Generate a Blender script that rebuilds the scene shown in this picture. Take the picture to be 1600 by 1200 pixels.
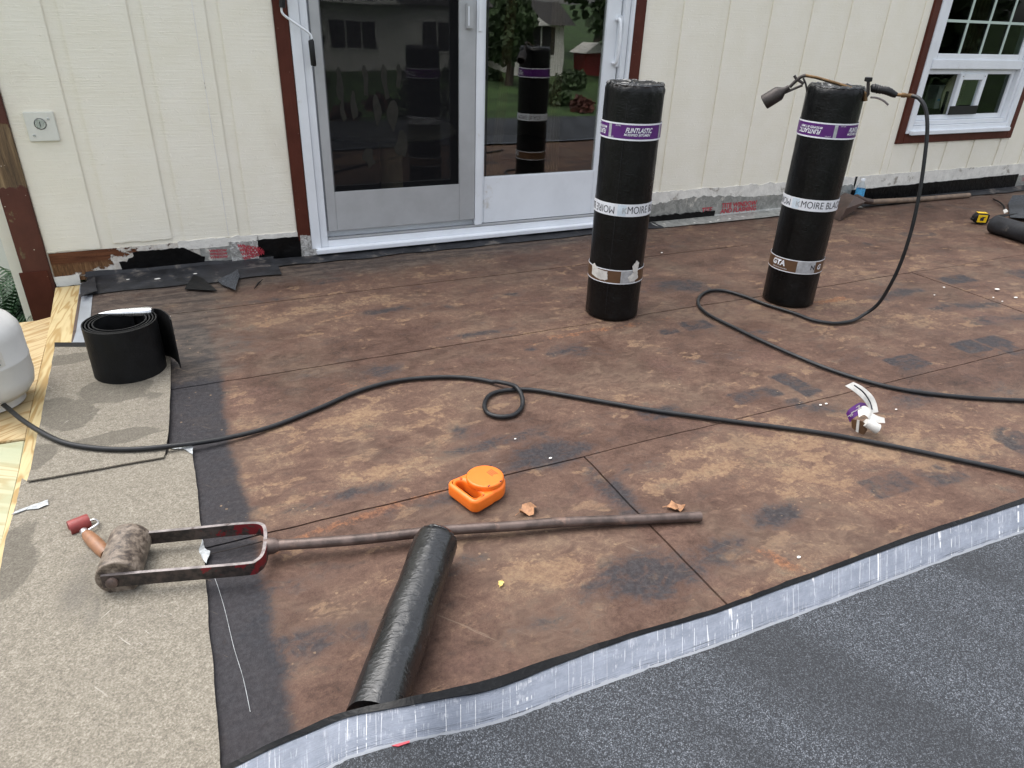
import bpy, bmesh, math, random
import numpy as np
from mathutils import Vector, Matrix, noise as mnoise
random.seed(7)
rng = np.random.default_rng(7)
for o in list(bpy.data.objects): bpy.data.objects.remove(o)
scene = bpy.context.scene
col = scene.collection
PI = math.pi

# ---------------------------------------------------------------- camera
H = 1.24
YAW, PITCH, ROLL, FPX = 0.453190, 0.487856, -0.0387323, 1096.83
def _basis():
    cy, sy, cp, sp = math.cos(YAW), math.sin(YAW), math.cos(PITCH), math.sin(PITCH)
    F = np.array([sy*cp, cy*cp, -sp]); R = np.array([cy, -sy, 0.0]); D = np.cross(F, R)
    c, s = math.cos(ROLL), math.sin(ROLL)
    return F, c*R + s*D, -s*R + c*D
CF, CR, CD = _basis()
cam = bpy.data.cameras.new('camera'); cam_o = bpy.data.objects.new('camera', cam); col.objects.link(cam_o)
cam.sensor_width = 36; cam.lens = FPX/1600*36; cam.clip_end = 400; cam.clip_start = 0.02
m = Matrix.Identity(4)
for i in range(3):
    m[i][0] = CR[i]; m[i][1] = -CD[i]; m[i][2] = -CF[i]
m[0][3], m[1][3], m[2][3] = 0, 0, H
cam_o.matrix_world = m
scene.camera = cam_o

# ---------------------------------------------------------------- world, sun, exposure
SUN_EL, SUN_AZ = math.radians(66), math.radians(325)     # azimuth clockwise from +Y (towards the wall)
w = bpy.data.worlds.new('World'); scene.world = w; w.use_nodes = True
nt = w.node_tree; bg = nt.nodes['Background']
sky = nt.nodes.new('ShaderNodeTexSky'); sky.sky_type = 'NISHITA'; sky.sun_disc = False
sky.sun_elevation = SUN_EL; sky.sun_rotation = SUN_AZ; sky.air_density = 1.0; sky.dust_density = 3.0; sky.ozone_density = 1.0
hs = nt.nodes.new('ShaderNodeHueSaturation'); hs.inputs['Saturation'].default_value = 0.28
nt.links.new(sky.outputs[0], hs.inputs['Color']); nt.links.new(hs.outputs[0], bg.inputs['Color'])
bg.inputs['Strength'].default_value = 0.15
sun = bpy.data.lights.new('sun', 'SUN'); sun.energy = 1.0; sun.angle = math.radians(72); sun.color = (1, 0.97, 0.92)
sun_o = bpy.data.objects.new('sun', sun); col.objects.link(sun_o)
sd = Vector((math.sin(SUN_AZ)*math.cos(SUN_EL), math.cos(SUN_AZ)*math.cos(SUN_EL), math.sin(SUN_EL)))
sun_o.rotation_euler = sd.to_track_quat('Z', 'Y').to_euler()
sun_o.location = (0, 0, 8)
vs = scene.view_settings; vs.view_transform = 'Standard'; vs.look = 'None'; vs.gamma = 1; vs.exposure = 1.38
try: vs.use_curve_mapping = False
except Exception: pass

# ---------------------------------------------------------------- photograph measurements -> places in the world
def ray(px, py): return CF + (px-800)/FPX*CR + (py-600)/FPX*CD
EYE = np.array([0, 0, H])
def G(px, py, z=0.0):
    d = ray(px, py); t = (z-H)/d[2]; p = EYE + t*d; return Vector((p[0], p[1], z))
WY = 3.86
def W(px, py, y=WY):
    d = ray(px, py); t = y/d[1]; p = EYE + t*d; return Vector(p)
def V(px, py, pt, n):
    d = ray(px, py); t = (np.dot(np.array(pt)-EYE, np.array(n)))/np.dot(d, np.array(n)); return Vector(EYE + t*d)
def z_at(x, y, py):                                        # height on the vertical line over (x, y) seen at row py
    lo, hi = -0.5, 3.0
    for _ in range(40):
        mid = (lo+hi)/2; v = np.array([x, y, mid])-EYE
        r = 600 + FPX*np.dot(v, CD)/np.dot(v, CF)
        if r > py: lo = mid
        else: hi = mid
    return lo

# ---------------------------------------------------------------- node helpers
class NT:
    def __init__(s, name):
        s.m = bpy.data.materials.new(name); s.m.use_nodes = True; s.t = s.m.node_tree
        s.b = s.t.nodes['Principled BSDF']; s.out = s.t.nodes['Material Output']
    def n(s, t, **k):
        x = s.t.nodes.new('ShaderNode'+t)
        for a, b in k.items(): setattr(x, a, b)
        return x
    def l(s, a, b): s.t.links.new(a, b)
    def val(s, sock, v):
        if hasattr(v, 'is_output') or isinstance(v, bpy.types.NodeSocket): s.l(v, sock)
        else: sock.default_value = v
    def pos(s, obj=False, sc=(1, 1, 1), rot=(0, 0, 0)):
        if obj: src = s.n('TexCoord').outputs['Object']
        else: src = s.n('NewGeometry').outputs['Position']
        mp = s.n('Mapping'); mp.inputs['Scale'].default_value = sc; mp.inputs['Rotation'].default_value = rot
        s.l(src, mp.inputs[0]); return mp.outputs[0]
    def turn(s, deg, sc):                                   # coordinates turned so that x runs along deg, then scaled
        r = s.n('VectorRotate', rotation_type='Z_AXIS'); s.l(s.n('NewGeometry').outputs['Position'], r.inputs['Vector']); r.inputs['Angle'].default_value = -math.radians(deg)
        mp = s.n('Mapping'); mp.inputs['Scale'].default_value = sc; s.l(r.outputs[0], mp.inputs[0]); return mp.outputs[0]
    def noise(s, v, scale=5, detail=6, rough=.6, dist=0.0, color=False):
        x = s.n('TexNoise'); s.l(v, x.inputs['Vector']); x.inputs['Scale'].default_value = scale
        x.inputs['Detail'].default_value = detail; x.inputs['Roughness'].default_value = rough; x.inputs['Distortion'].default_value = dist
        return x.outputs['Color' if color else 'Fac']
    def vor(s, v, scale=5, feature='F1', out='Distance'):
        x = s.n('TexVoronoi', feature=feature); s.l(v, x.inputs['Vector']); x.inputs['Scale'].default_value = scale
        return x.outputs[out]
    def math(s, op, a, b=0.0, c=None, clamp=False):
        x = s.n('Math', operation=op, use_clamp=clamp); s.val(x.inputs[0], a); s.val(x.inputs[1], b)
        if c is not None: s.val(x.inputs[2], c)
        return x.outputs[0]
    def step(s, v, lo, hi, a=0.0, b=1.0):
        x = s.n('MapRange', interpolation_type='SMOOTHSTEP'); s.val(x.inputs[0], v)
        for i, k in enumerate((lo, hi, a, b)): x.inputs[i+1].default_value = k
        return x.outputs[0]
    def ramp(s, v, pts):
        x = s.n('ValToRGB'); s.l(v, x.inputs[0]); e = x.color_ramp.elements
        while len(e) < len(pts): e.new(.5)
        for i, (p, c) in enumerate(pts): e[i].position = p; e[i].color = (*c, 1)
        return x.outputs[0]
    def mix(s, f, a, b, op='MIX'):
        x = s.n('Mix', data_type='RGBA', blend_type=op); s.val(x.inputs[0], f)
        for k, v in ((6, a), (7, b)):
            if isinstance(v, (tuple, list)): x.inputs[k].default_value = (*v[:3], 1)
            else: s.l(v, x.inputs[k])
        return x.outputs[2]
    def bump(s, h, strength=.4, dist=.005, prev=None):
        x = s.n('Bump'); x.inputs['Strength'].default_value = strength; x.inputs['Distance'].default_value = dist
        s.l(h, x.inputs['Height'])
        if prev is not None: s.l(prev, x.inputs['Normal'])
        return x.outputs[0]
    def attr(s, name): 
        x = s.n('Attribute'); x.attribute_name = name; return x.outputs['Fac']
    def sep(s, v):
        x = s.n('SeparateXYZ'); s.l(v, x.inputs[0]); return x.outputs
    def fin(s, color=None, rough=.6, normal=None, metal=0.0, spec=.5, **k):
        if color is not None:
            if isinstance(color, (tuple, list)): s.b.inputs['Base Color'].default_value = (*color[:3], 1)
            else: s.l(color, s.b.inputs['Base Color'])
        s.val(s.b.inputs['Roughness'], rough); s.val(s.b.inputs['Metallic'], metal)
        s.b.inputs['Specular IOR Level'].default_value = spec
        if normal is not None: s.l(normal, s.b.inputs['Normal'])
        for a, v in k.items(): s.b.inputs[a].default_value = v
        return s.m
M = {}
def simple(name, c, rough=.5, metal=0.0, spec=.5, var=.15, scale=12, bump=.1, bscale=60, bd=.002, dirt=None):
    a = NT(name); p = a.pos(obj=True)
    n = a.noise(p, scale, 6, .65); f = a.step(n, .25, .75, 1-var, 1+var)
    cc = a.mix(1.0, c, a.n('CombineColor').outputs[0], 'MULTIPLY') if False else None
    dark = tuple(x*(1-var) for x in c); lite = tuple(min(1, x*(1+var)) for x in c)
    cc = a.mix(a.step(n, .3, .7), dark, lite)
    if dirt:
        dn = a.noise(p, dirt[1], 8, .7, .3); cc = a.mix(a.step(dn, dirt[2], dirt[2]+.12), cc, dirt[0])
    nb = a.bump(a.noise(p, bscale, 4, .6), bump, bd)
    M[name] = a.fin(cc, a.step(n, .2, .8, max(.02, rough-.08), min(1, rough+.08)), nb, metal, spec)
    return M[name]

# --- painted rough sawn siding
a = NT('cream_siding'); p = a.pos()
saw = a.noise(a.pos(sc=(5, 5, 170)), 1.0, 4, .6); blot = a.noise(p, 6, 8, .65); fine = a.noise(a.pos(sc=(14, 14, 50)), 3.0, 6, .7); lump = a.noise(p, 45, 4, .55)
c = a.mix(a.step(blot, .3, .72), (.82, .782, .665), (.85, .815, .715)); c = a.mix(a.step(a.noise(p, 2.2, 5, .6), .58, .8, 0, .5), c, (.69, .63, .53))
c = a.mix(a.step(a.vor(p, 38), .03, .055, .5, 0), c, (.42, .36, .28))
h = a.math('ADD', a.math('MULTIPLY', saw, .8), a.math('ADD', a.math('MULTIPLY', fine, .6), a.math('MULTIPLY', a.step(lump, .60, .72), .3)))
M['cream_siding'] = a.fin(c, .62, a.bump(h, .6, .003), spec=.3)
# --- brown trim paint
a = NT('brown_paint'); p = a.pos(); n = a.noise(p, 9, 6, .6); g = a.noise(a.pos(sc=(60, 60, 3)), 1, 5, .6)
c = a.mix(a.step(n, .3, .7), (.066, .0145, .0075), (.088, .0215, .012))
c = a.mix(a.step(a.vor(p, 30), .045, .07, .7, 0), c, (.3, .2, .15))
M['brown_paint'] = a.fin(c, .55, a.bump(g, .3, .003), spec=.25)
a = NT('peeling_paint'); p = a.pos(); n = a.noise(p, 9, 8, .62, .5); g = a.noise(a.pos(sc=(55, 55, 4)), 1, 6, .7, .6)
z = a.sep(p)[2]
msk = a.step(a.math('ADD', n, a.math('ADD', a.step(z, .40, .52, 0, .35), a.step(z, .66, .78, 0, -.36))), .64, .68)
wood = a.ramp(g, [(.3, (.035, .02, .012)), (.5, (.13, .08, .04)), (.7, (.28, .19, .1))])
c = a.mix(msk, a.mix(a.step(n, .3, .7), (.066, .0145, .0075), (.088, .0215, .012)), wood)
c = a.mix(a.step(a.vor(p, 22), .05, .08, .8, 0), c, (.5, .42, .35))
M['peeling_paint'] = a.fin(c, .55, a.bump(a.math('ADD', a.math('MULTIPLY', msk, -.6), g), .5, .003))
# --- old roof membrane
a = NT('old_membrane'); p = a.pos()
cen = lambda v, k: a.math('MULTIPLY', a.math('SUBTRACT', v, .5), k)
n1 = a.noise(a.pos(sc=(.6, 1.4, 1), rot=(0, 0, .1)), 1.6, 6, .6, .3)             # broad
n2 = a.noise(a.pos(sc=(.85, 1.1, 1)), 6.5, 9, .64, .5)                           # blotches
n5 = a.noise(a.pos(sc=(.8, 1.2, 1)), 21, 8, .68, 1.0)                            # small blotches
n3 = a.noise(p, 75, 6, .75)                                                      # grain
n7 = a.noise(p, 280, 3, .7)
n4 = a.noise(a.turn(-62, (.35, 1.6, 1)), 16, 7, .7, .7)             # scuffed streaks, down to the right
n6 = a.noise(a.pos(sc=(.25, 2.2, 1), rot=(0, 0, -.06)), 9, 7, .7, .5)            # streaks along the seams
tan, dark, rust, grey = a.attr('tan'), a.attr('dark'), a.attr('rust'), a.attr('grey')
sm = lambda *v: v[0] if len(v) == 1 else a.math('ADD', v[0], sm(*v[1:]))
f = sm(cen(n1, .62), cen(n2, .66), cen(n5, .48), cen(n3, .50), cen(n7, .42), cen(n4, .22), cen(n6, .13), a.math('MULTIPLY', tan, .105)); f = a.math('ADD', f, .47)
c = a.ramp(f, [(.18, (0.03504, 0.02218, 0.01765)), (.34, (0.06832, 0.03779, 0.02686)), (.45, (0.09459, 0.05505, 0.04067)), (.56, (0.1279, 0.07723, 0.05603)), (.67, (0.1856, 0.1224, 0.08058)), (.80, (0.2978, 0.2095, 0.1266))])
fl_ = a.step(sm(a.noise(a.pos(sc=(.75, 1.25, 1)), 7.5, 9, .62, .3), cen(n1, .3), cen(n5, .35), a.math('MULTIPLY', tan, .10)), .595, .645, 0, .5); c = a.mix(fl_, c, a.mix(a.step(n3, .35, .65), (0.184, 0.1134, 0.07061), (0.3153, 0.207, 0.1213)))
fd_ = a.step(sm(a.noise(a.pos(sc=(.75, 1.4, 1), rot=(0, 0, .3)), 6.0, 9, .64, .4), cen(n1, -.3), cen(n5, .35)), .575, .66, 0, .5); c = a.mix(fd_, c, a.mix(a.step(n3, .35, .65), (0.03942, 0.02958, 0.02609), (0.07446, 0.05094, 0.04221)))
hue = a.noise(p, 2.3, 6, .62, .5); c = a.mix(a.step(hue, .46, .66, 0, .55), c, a.mix(a.step(n5, .38, .62), (0.09197, 0.06162, 0.04605), (0.162, 0.115, 0.08136)))
c = a.mix(a.step(a.noise(p, 3.4, 6, .6, .3), .55, .7, 0, .5), c, a.mix(a.step(n3, .4, .62), (0.08059, 0.04519, 0.03684), (0.1445, 0.08217, 0.0637)))
rm = a.step(sm(rust, a.step(a.noise(p, 1.3, 4, .6), .45, .7, 0, .38), cen(n2, 1.5), cen(n5, 1.8), cen(n3, .8)), .5, 1.0, 0, .8)
c = a.mix(rm, c, a.mix(a.step(n3, .38, .66), (0.1182, 0.04765, 0.02686), (0.3153, 0.1397, 0.06524)))
blob = a.step(sm(a.noise(a.pos(sc=(.7, 1.3, 1)), 3.7, 9, .68, .8), cen(n5, .3)), 0.60, .72, 0, .6)
c = a.mix(blob, c, a.mix(a.step(n3, .35, .65), (0.03003, 0.0292, 0.0317), (0.06569, 0.05588, 0.05219)))
dm = a.math('MULTIPLY', a.step(sm(dark, cen(n2, 2.3), cen(n5, 1.5), cen(n3, .5)), .22, .92, 0, .88), a.step(sm(n5, cen(n4, .6)), .30, .52, .55, 1))
c = a.mix(dm, c, a.mix(a.step(n3, .36, .68), (0.01835, 0.01919, 0.02336), (0.04505, 0.04588, 0.05172)))
bm_ = a.step(sm(a.attr('border'), cen(n2, .9), cen(n5, .7), cen(n3, .5)), .35, .85, 0, .93); c = a.mix(bm_, c, a.mix(a.step(n3, .36, .68), (0.01752, 0.01835, 0.02252), (0.03754, 0.03837, 0.04421)))
gm = a.step(sm(grey, cen(n2, 1.2), cen(n5, .6)), .3, .8, 0, .8)
c = a.mix(gm, c, a.mix(a.step(sm(cen(n6, 1.), cen(n5, .8), .5), .35, .68), (0.03942, 0.03451, 0.03224), (0.1182, 0.09449, 0.07675)))
scr = a.step(a.noise(a.turn(-50, (4, 70, 1)), 1.1, 5, .7, .8), .65, .70, 0, .45)
c = a.mix(scr, c, (0.2189, 0.1643, 0.119))
spk = a.step(sm(a.vor(p, 34), cen(n3, .25)), .08, .16, .6, 0); c = a.mix(a.math('MULTIPLY', spk, a.step(sm(cen(n1, 1), cen(n2, 1), .5), .53, .64)), c, (0.2978, 0.2054, 0.1266))
M['old_membrane'] = a.fin(c, a.step(f, .3, .7, .58, .78), a.bump(sm(n3, n5, n2, a.math('MULTIPLY', n7, .4)), .7, .004), spec=.2)
# --- tan felt
a = NT('tan_felt'); p = a.pos(); n1 = a.noise(p, 3.0, 7, .62, .3); n3 = a.noise(p, 240, 3, .7); n4 = a.noise(p, 60, 6, .7)
fb = a.noise(a.turn(35, (70, 420, 1)), 1.0, 3, .6); fb2 = a.noise(a.turn(-40, (70, 420, 1)), 1.0, 3, .6)
c = a.ramp(a.math('ADD', a.math('MULTIPLY', n3, .65), a.math('MULTIPLY', n4, .35)), [(.3, (0.09223, 0.08169, 0.065)), (.5, (0.1828, 0.1634, 0.1309)), (.68, (0.3074, 0.2811, 0.2328))])
c = a.mix(a.step(a.math('MAXIMUM', fb, fb2), .60, .74, 0, .6), c, (0.4216, 0.3909, 0.325))
wet = a.step(a.math('ADD', a.math('MULTIPLY', a.math('SUBTRACT', a.noise(p, 7, 4, .5, .5), .5), 1.1), a.attr('dark')), .42, .52)
c = a.mix(a.math('MULTIPLY', wet, .62), c, a.mix(n3, (0.04831, 0.04392, 0.03689), (0.123, 0.1098, 0.08784)))
c = a.mix(a.step(n1, .52, .72, 0, .42), c, a.mix(n3, (0.1054, 0.09223, 0.08345), (0.1932, 0.1713, 0.1449)))
sm_ = a.step(a.math('ADD', a.attr('smear'), a.math('MULTIPLY', a.math('SUBTRACT', n4, .5), .8)), .3, .9, 0, .5); c = a.mix(sm_, c, (0.06588, 0.06149, 0.05885))
sc_ = a.step(a.noise(a.turn(50, (6, 80, 1)), 1.2, 4, .6, .5), .655, .70, 0, .55); sc_ = a.math('MULTIPLY', sc_, a.step(a.noise(p, 4, 4, .6), .52, .6)); c = a.mix(sc_, c, (0.4831, 0.4568, 0.4041))
sc2 = a.step(a.noise(a.turn(-55, (6, 80, 1)), 1.2, 4, .6, .5), .65, .69, 0, .55); sc2 = a.math('MULTIPLY', sc2, a.step(a.noise(p, 3.1, 4, .6, .4), .52, .6)); c = a.mix(sc2, c, (0.4831, 0.4568, 0.4041))
M['tan_felt'] = a.fin(c, .85, a.bump(n3, .5, .002), spec=.2)
# --- granule cap sheet
a = NT('granules'); p = a.pos(); v = a.n('TexVoronoi'); a.l(p, v.inputs['Vector']); v.inputs['Scale'].default_value = 560
r = a.n('SeparateColor'); a.l(v.outputs['Color'], r.inputs[0]); g = a.math('ADD', a.math('MULTIPLY', r.outputs[0], .62), a.math('MULTIPLY', a.noise(p, 190, 3, .7), .42))
c = a.ramp(g, [(.22, (0.00787, 0.008853, 0.01115)), (.48, (0.0223, 0.02558, 0.03147)), (.64, (0.04591, 0.05181, 0.06164)), (.77, (0.1115, 0.1226, 0.141)), (.94, (0.2754, 0.2951, 0.3279))])
big = a.noise(a.turn(-66, (.7, 3.2, 1)), 1.4, 3, .45, .1); c = a.mix(a.step(big, .36, .56, .5, 0), c, (0.01312, 0.01443, 0.01705))  # soft diagonal shade across the sheet, put into the granule colour
M['granules'] = a.fin(c, .72, a.bump(r.outputs[1], .8, .002), spec=.45)
# --- silver film on the lap edge : u along the strip, v across it
a = NT('silver_film'); uv = a.n('UVMap'); uv.uv_map = 'UVMap'
def mp(sc): 
    x = a.n('Mapping'); a.l(uv.outputs[0], x.inputs[0]); x.inputs['Scale'].default_value = sc; return x.outputs[0]
x, y, _ = a.sep(uv.outputs[0])
n = a.noise(mp((14, 2, 1)), 1, 8, .75); st = a.noise(mp((6, 26, 1)), 1, 7, .75)
c = a.mix(a.step(n, .3, .7), (0.1211, 0.1385, 0.1756), (0.1968, 0.2195, 0.2664)); c = a.mix(a.step(st, .4, .75, 0, .5), c, (0.1211, 0.1324, 0.1627))
ln_ = lambda v, wdt: a.step(a.math('ABSOLUTE', a.math('SUBTRACT', v, .5)), wdt*.4, wdt, 1, 0)
cr1 = ln_(a.noise(mp((110, .35, 1)), 1, 3, .6, 0), .022); cr2 = ln_(a.noise(mp((15, .03, 1)), 1, 2, .5, 0), .0035)
gate = a.step(a.noise(mp((40, 3.2, 1)), 1, 4, .6), .48, .60, 0, .8)
c = a.mix(a.math('MULTIPLY', cr1, gate), c, (0.3179, 0.333, 0.3633)); c = a.mix(a.math('MULTIPLY', cr2, a.step(a.noise(mp((9, 3.5, 1)), 1, 3, .6), .40, .5)), c, (0.4844, 0.4919, 0.5071))
bl = a.step(a.noise(mp((9, 55, 1)), 1, 4, .65, .2), .55, .60); c = a.mix(a.math('MULTIPLY', bl, a.math('ADD', a.step(y, .72, .84), a.step(y, .05, .16, .9, 0), clamp=True)), c, (0.0227, 0.02422, 0.03027))
ed = a.step(a.math('ADD', y, a.math('MULTIPLY', a.noise(mp((40, 4, 1)), 1, 5, .7), .14)), .985, 1.0); c = a.mix(ed, c, (.23, .245, .27))
M['silver_film'] = a.fin(c, .45, a.bump(a.math('ADD', st, a.math('MULTIPLY', n, .8)), .45, .004), .25, .5)
# --- black film of the rolls, sheets
a = NT('black_film'); p = a.pos(obj=True); n1 = a.noise(a.pos(True, (1, 1, .6)), 18, 4, .55, 1.6); n2 = a.noise(a.pos(True, (1, 1, 2.2)), 34, 4, .55, 2.2); n3 = a.noise(p, 7, 6, .6)
c = a.mix(a.step(n2, .52, .74), (0.0021, 0.00222, 0.0024), (0.0096, 0.0102, 0.0108)); c = a.mix(a.step(n3, .5, .8, 0, .35), c, (0.0084, 0.0087, 0.0096))
M['black_film'] = a.fin(c, a.step(n3, .3, .7, .26, .42), a.bump(a.math('ADD', n1, a.math('MULTIPLY', n2, .7)), .6, .003), spec=.28)
a = NT('wrinkled_film'); p = a.pos(obj=True); n1 = a.noise(a.pos(True, (1.0, 1.6, 1), (0, 0, .45)), 55, 3, .5, 1.2); n3 = a.noise(p, 9, 6, .6); n2 = a.noise(p, 230, 3, .6)
c = a.mix(a.step(n1, .60, .70), (.003, .0033, .0038), (.020, .022, .025)); c = a.mix(a.step(n3, .45, .75, 0, .35), c, (.010, .011, .012))
M['wrinkled_film'] = a.fin(c, a.step(n3, .3, .7, .22, .32), a.bump(a.math('ADD', n1, a.math('MULTIPLY', n2, .1)), .8, .0016), spec=.8)
simple('shiny_film', (.003, .0033, .004), .24, spec=.9, bump=.9, bscale=48, bd=.008)
simple('black_membrane', (.0045, .0047, .0052), .6, spec=.25, var=.4, scale=20, bump=.5, bscale=120)
simple('dark_grey_membrane', (.019, .020, .0235), .6, spec=.35, var=.45, scale=14, bump=.6, bscale=70, dirt=((.11, .098, .088), 7, .55))
simple('black_tar', (.002, .002, .0024), .33, spec=.22, var=.4, bump=.8, bscale=30, bd=.006)
simple('hose_rubber', (.010, .0108, .0125), .45, spec=.4, var=.3, scale=20, bump=.2, bscale=150, dirt=((.06, .055, .05), 14, .66))
simple('black_plastic', (.007, .007, .0078), .45, spec=.35, bump=.2)
simple('white_vinyl', (.74, .77, .81), .38, var=.04, scale=5, bump=.05, dirt=((.58, .57, .54), 6, .62))
simple('white_paint', (.74, .72, .68), .6, var=.1, scale=9, bump=.6, bscale=50, dirt=((.36, .29, .22), 16, .60))
simple('grey_aluminium', (.40, .41, .42), .45, .15, var=.06, scale=7, bump=.06, dirt=((.30, .29, .28), 8, .66))
simple('galvanised', (.40, .43, .47), .42, .5, var=.12, scale=8, bump=.2)
simple('tank_paint', (.56, .56, .545), .4, var=.06, scale=6, bump=.15, dirt=((.40, .36, .31), 11, .63))
simple('orange_plastic', (.80, .165, .012), .42, var=.08, scale=14, bump=.15, dirt=((.42, .085, .02), 22, .65))
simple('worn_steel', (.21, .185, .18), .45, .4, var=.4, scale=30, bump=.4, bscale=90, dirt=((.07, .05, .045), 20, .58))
simple('rusty_steel', (.105, .076, .066), .42, .35, var=.4, scale=18, bump=.5, bscale=90, dirt=((.20, .13, .10), 16, .56))
simple('brown_shovel', (.085, .055, .045), .5, .3, var=.3, scale=10, bump=.4, bscale=60)
simple('brass', (.15, .09, .042), .45, .7, var=.4, scale=30, bump=.4, bscale=120)
simple('burnt_metal', (.045, .038, .036), .5, .5, var=.4, scale=20, bump=.4)
simple('bright_metal', (.62, .63, .64), .28, .9, var=.15, scale=20, bump=.2)
simple('red_rubber', (.22, .032, .028), .5, var=.25, scale=25, bump=.3, dirt=((.06, .02, .02), 24, .62))
simple('purple_print', (.085, .013, .145), .38, var=.08, scale=30, bump=.1)
simple('white_print', (.70, .72, .76), .42, var=.05, scale=20, bump=.15)
simple('pale_blue_print', (.56, .64, .71), .42, var=.1, scale=60, bump=.15)
simple('brown_print', (.10, .052, .025), .4, var=.1, scale=30, bump=.1)
simple('silver_print', (.42, .44, .46), .38, .3, var=.2, scale=40, bump=.2)
simple('black_print', (.02, .02, .03), .5, bump=.05)
simple('red_print', (.42, .03, .05), .45, var=.2, bump=.1)
simple('scraped', (.70, .68, .63), .65, var=.12, scale=14, bump=.9, bscale=40, bd=.004, dirt=((.30, .27, .23), 11, .555))
simple('paper', (.54, .525, .49), .6, var=.16, scale=30, bump=.3, bscale=40)
simple('yellow_plastic', (.80, .52, .01), .4, bump=.05)
simple('dry_leaf', (.33, .17, .085), .65, var=.35, scale=50, bump=.5, bscale=120)
simple('yellow_leaf', (.62, .46, .14), .6, var=.2, scale=60)
simple('frond_green', (.022, .062, .022), .45, var=.35, scale=8, bump=.2)
simple('label_blue', (.08, .35, .62), .35, var=.3, scale=70)
simple('pale_wall', (.70, .69, .65), .7, var=.04, scale=3)
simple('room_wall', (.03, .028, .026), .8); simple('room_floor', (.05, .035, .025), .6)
simple('table_top', (.20, .18, .13), .5, var=.15); simple('cream_table', (.75, .66, .42), .5, var=.1); simple('curtain_cloth', (.16, .115, .05), .8, var=.3, bump=.3); M['curtain_cloth'].node_tree.nodes['Principled BSDF'].inputs['Alpha'].default_value = .45
simple('grass', (.045, .085, .022), .9, var=.4, scale=.9, bump=.5, bscale=8, bd=.1)
simple('asphalt', (.06, .06, .062), .85, var=.2, scale=3); simple('house_white', (.78, .76, .70), .7, var=.05, scale=2)
simple('shingles', (.05, .047, .045), .85, var=.25, scale=4); simple('bark', (.06, .045, .035), .9, var=.3)
simple('foliage', (.035, .06, .02), .7, var=.55, scale=1.5); simple('shed_red', (.22, .025, .02), .6); simple('deck_side', (.10, .09, .08), .8)
# --- crinkled foil tape
a = NT('foil'); p = a.pos(); n = a.noise(p, 38, 6, .65, 1.2); d = a.noise(p, 12, 6, .7)
c = a.mix(a.step(n, .35, .68), (.30, .29, .27), (.72, .71, .69)); c = a.mix(a.step(d, .60, .70), c, (.27, .23, .19))
M['foil'] = a.fin(c, .36, a.bump(n, 1.0, .012), .45)
a = NT('dull_foil'); p = a.pos(); n = a.noise(p, 22, 6, .65, .8); d = a.noise(a.pos(sc=(1, 1, .6)), 9, 8, .7, .4)
c = a.mix(a.step(n, .3, .7), (.22, .225, .21), (.40, .40, .375)); c = a.mix(a.step(d, .60, .66), c, (.66, .63, .57))
M['dull_foil'] = a.fin(c, .42, a.bump(n, .7, .008), .3)
# --- rotten wood with white paint remains
a = NT('rotten_wood'); p = a.pos(); g = a.noise(a.pos(sc=(90, 1, 9)), 1, 7, .75, .8); n = a.noise(a.pos(sc=(1, 1, 1.4)), 17, 9, .68, .3); n5 = a.noise(p, 28, 6, .7)
x, y, z = a.sep(p)
c = a.ramp(g, [(.28, (.03, .014, .008)), (.5, (.15, .075, .035)), (.72, (.34, .21, .11))])
hor = a.noise(a.pos(sc=(5, 1, 70)), 1, 6, .7, .5); c = a.mix(a.step(z, .075, .095), c, a.ramp(hor, [(.3, (.05, .018, .01)), (.7, (.19, .075, .035))]))
wm = a.step(a.math('ADD', n, a.math('ADD', a.step(x, -.52, -.22, -.12, .26), a.step(z, .02, .1, .10, -.12))), .53, .57)
c = a.mix(wm, c, a.mix(a.step(n5, .4, .7), (.70, .67, .62), (.50, .44, .37)))
M['rotten_wood'] = a.fin(c, .8, a.bump(a.math('ADD', g, wm), .9, .006), spec=.2)
# --- pine
def pine(name, dark, lite, rot, green=0.0):
    a = NT(name); p = a.pos(rot=(0, 0, rot)); q = a.n('Mapping'); a.l(p, q.inputs[0]); q.inputs['Scale'].default_value = (7, .75, 1)
    n = a.noise(q.outputs[0], 1.5, 3, .5, .5); r = a.math('PINGPONG', a.math('MULTIPLY', n, 9), .5); r = a.math('MULTIPLY', r, 2.0)
    q2 = a.n('Mapping'); a.l(p, q2.inputs[0]); q2.inputs['Scale'].default_value = (120, 4, 1); f = a.noise(q2.outputs[0], 1, 5, .65); b = a.noise(a.pos(), 5, 5, .6)
    k = a.vor(a.pos(sc=(4, 1.3, 1), rot=(0, 0, rot)), 1.1)
    c = a.mix(a.step(r, .45, .95), lite, dark); c = a.mix(a.step(f, .45, .75, 0, .4), c, dark); c = a.mix(a.step(b, .5, .75, 0, .3), c, tuple(x*.75 for x in dark))
    c = a.mix(a.step(k, .05, .10, .85, 0), c, (.14, .065, .025))
    if green: c = a.mix(a.step(a.noise(a.pos(), 5, 4, .6), .4, .65, 0, green), c, (.34, .38, .26))
    M[name] = a.fin(c, .62, a.bump(a.math('ADD', r, f), .2, .002), spec=.3)
pine('pine', (0.3444, 0.2296, 0.0902), (0.5084, 0.41, 0.2214), 0.12); pine('ply', (0.328, 0.2132, 0.0902), (0.4756, 0.369, 0.205), .9); pine('green_pine', (0.328, 0.2706, 0.1394), (0.4428, 0.3936, 0.246), -1.0, .7)
simple('handle_wood', (.22, .105, .052), .42, var=.3, scale=22, bump=.2); simple('shovel_wood', (.17, .12, .085), .65, var=.3, scale=18)
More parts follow.
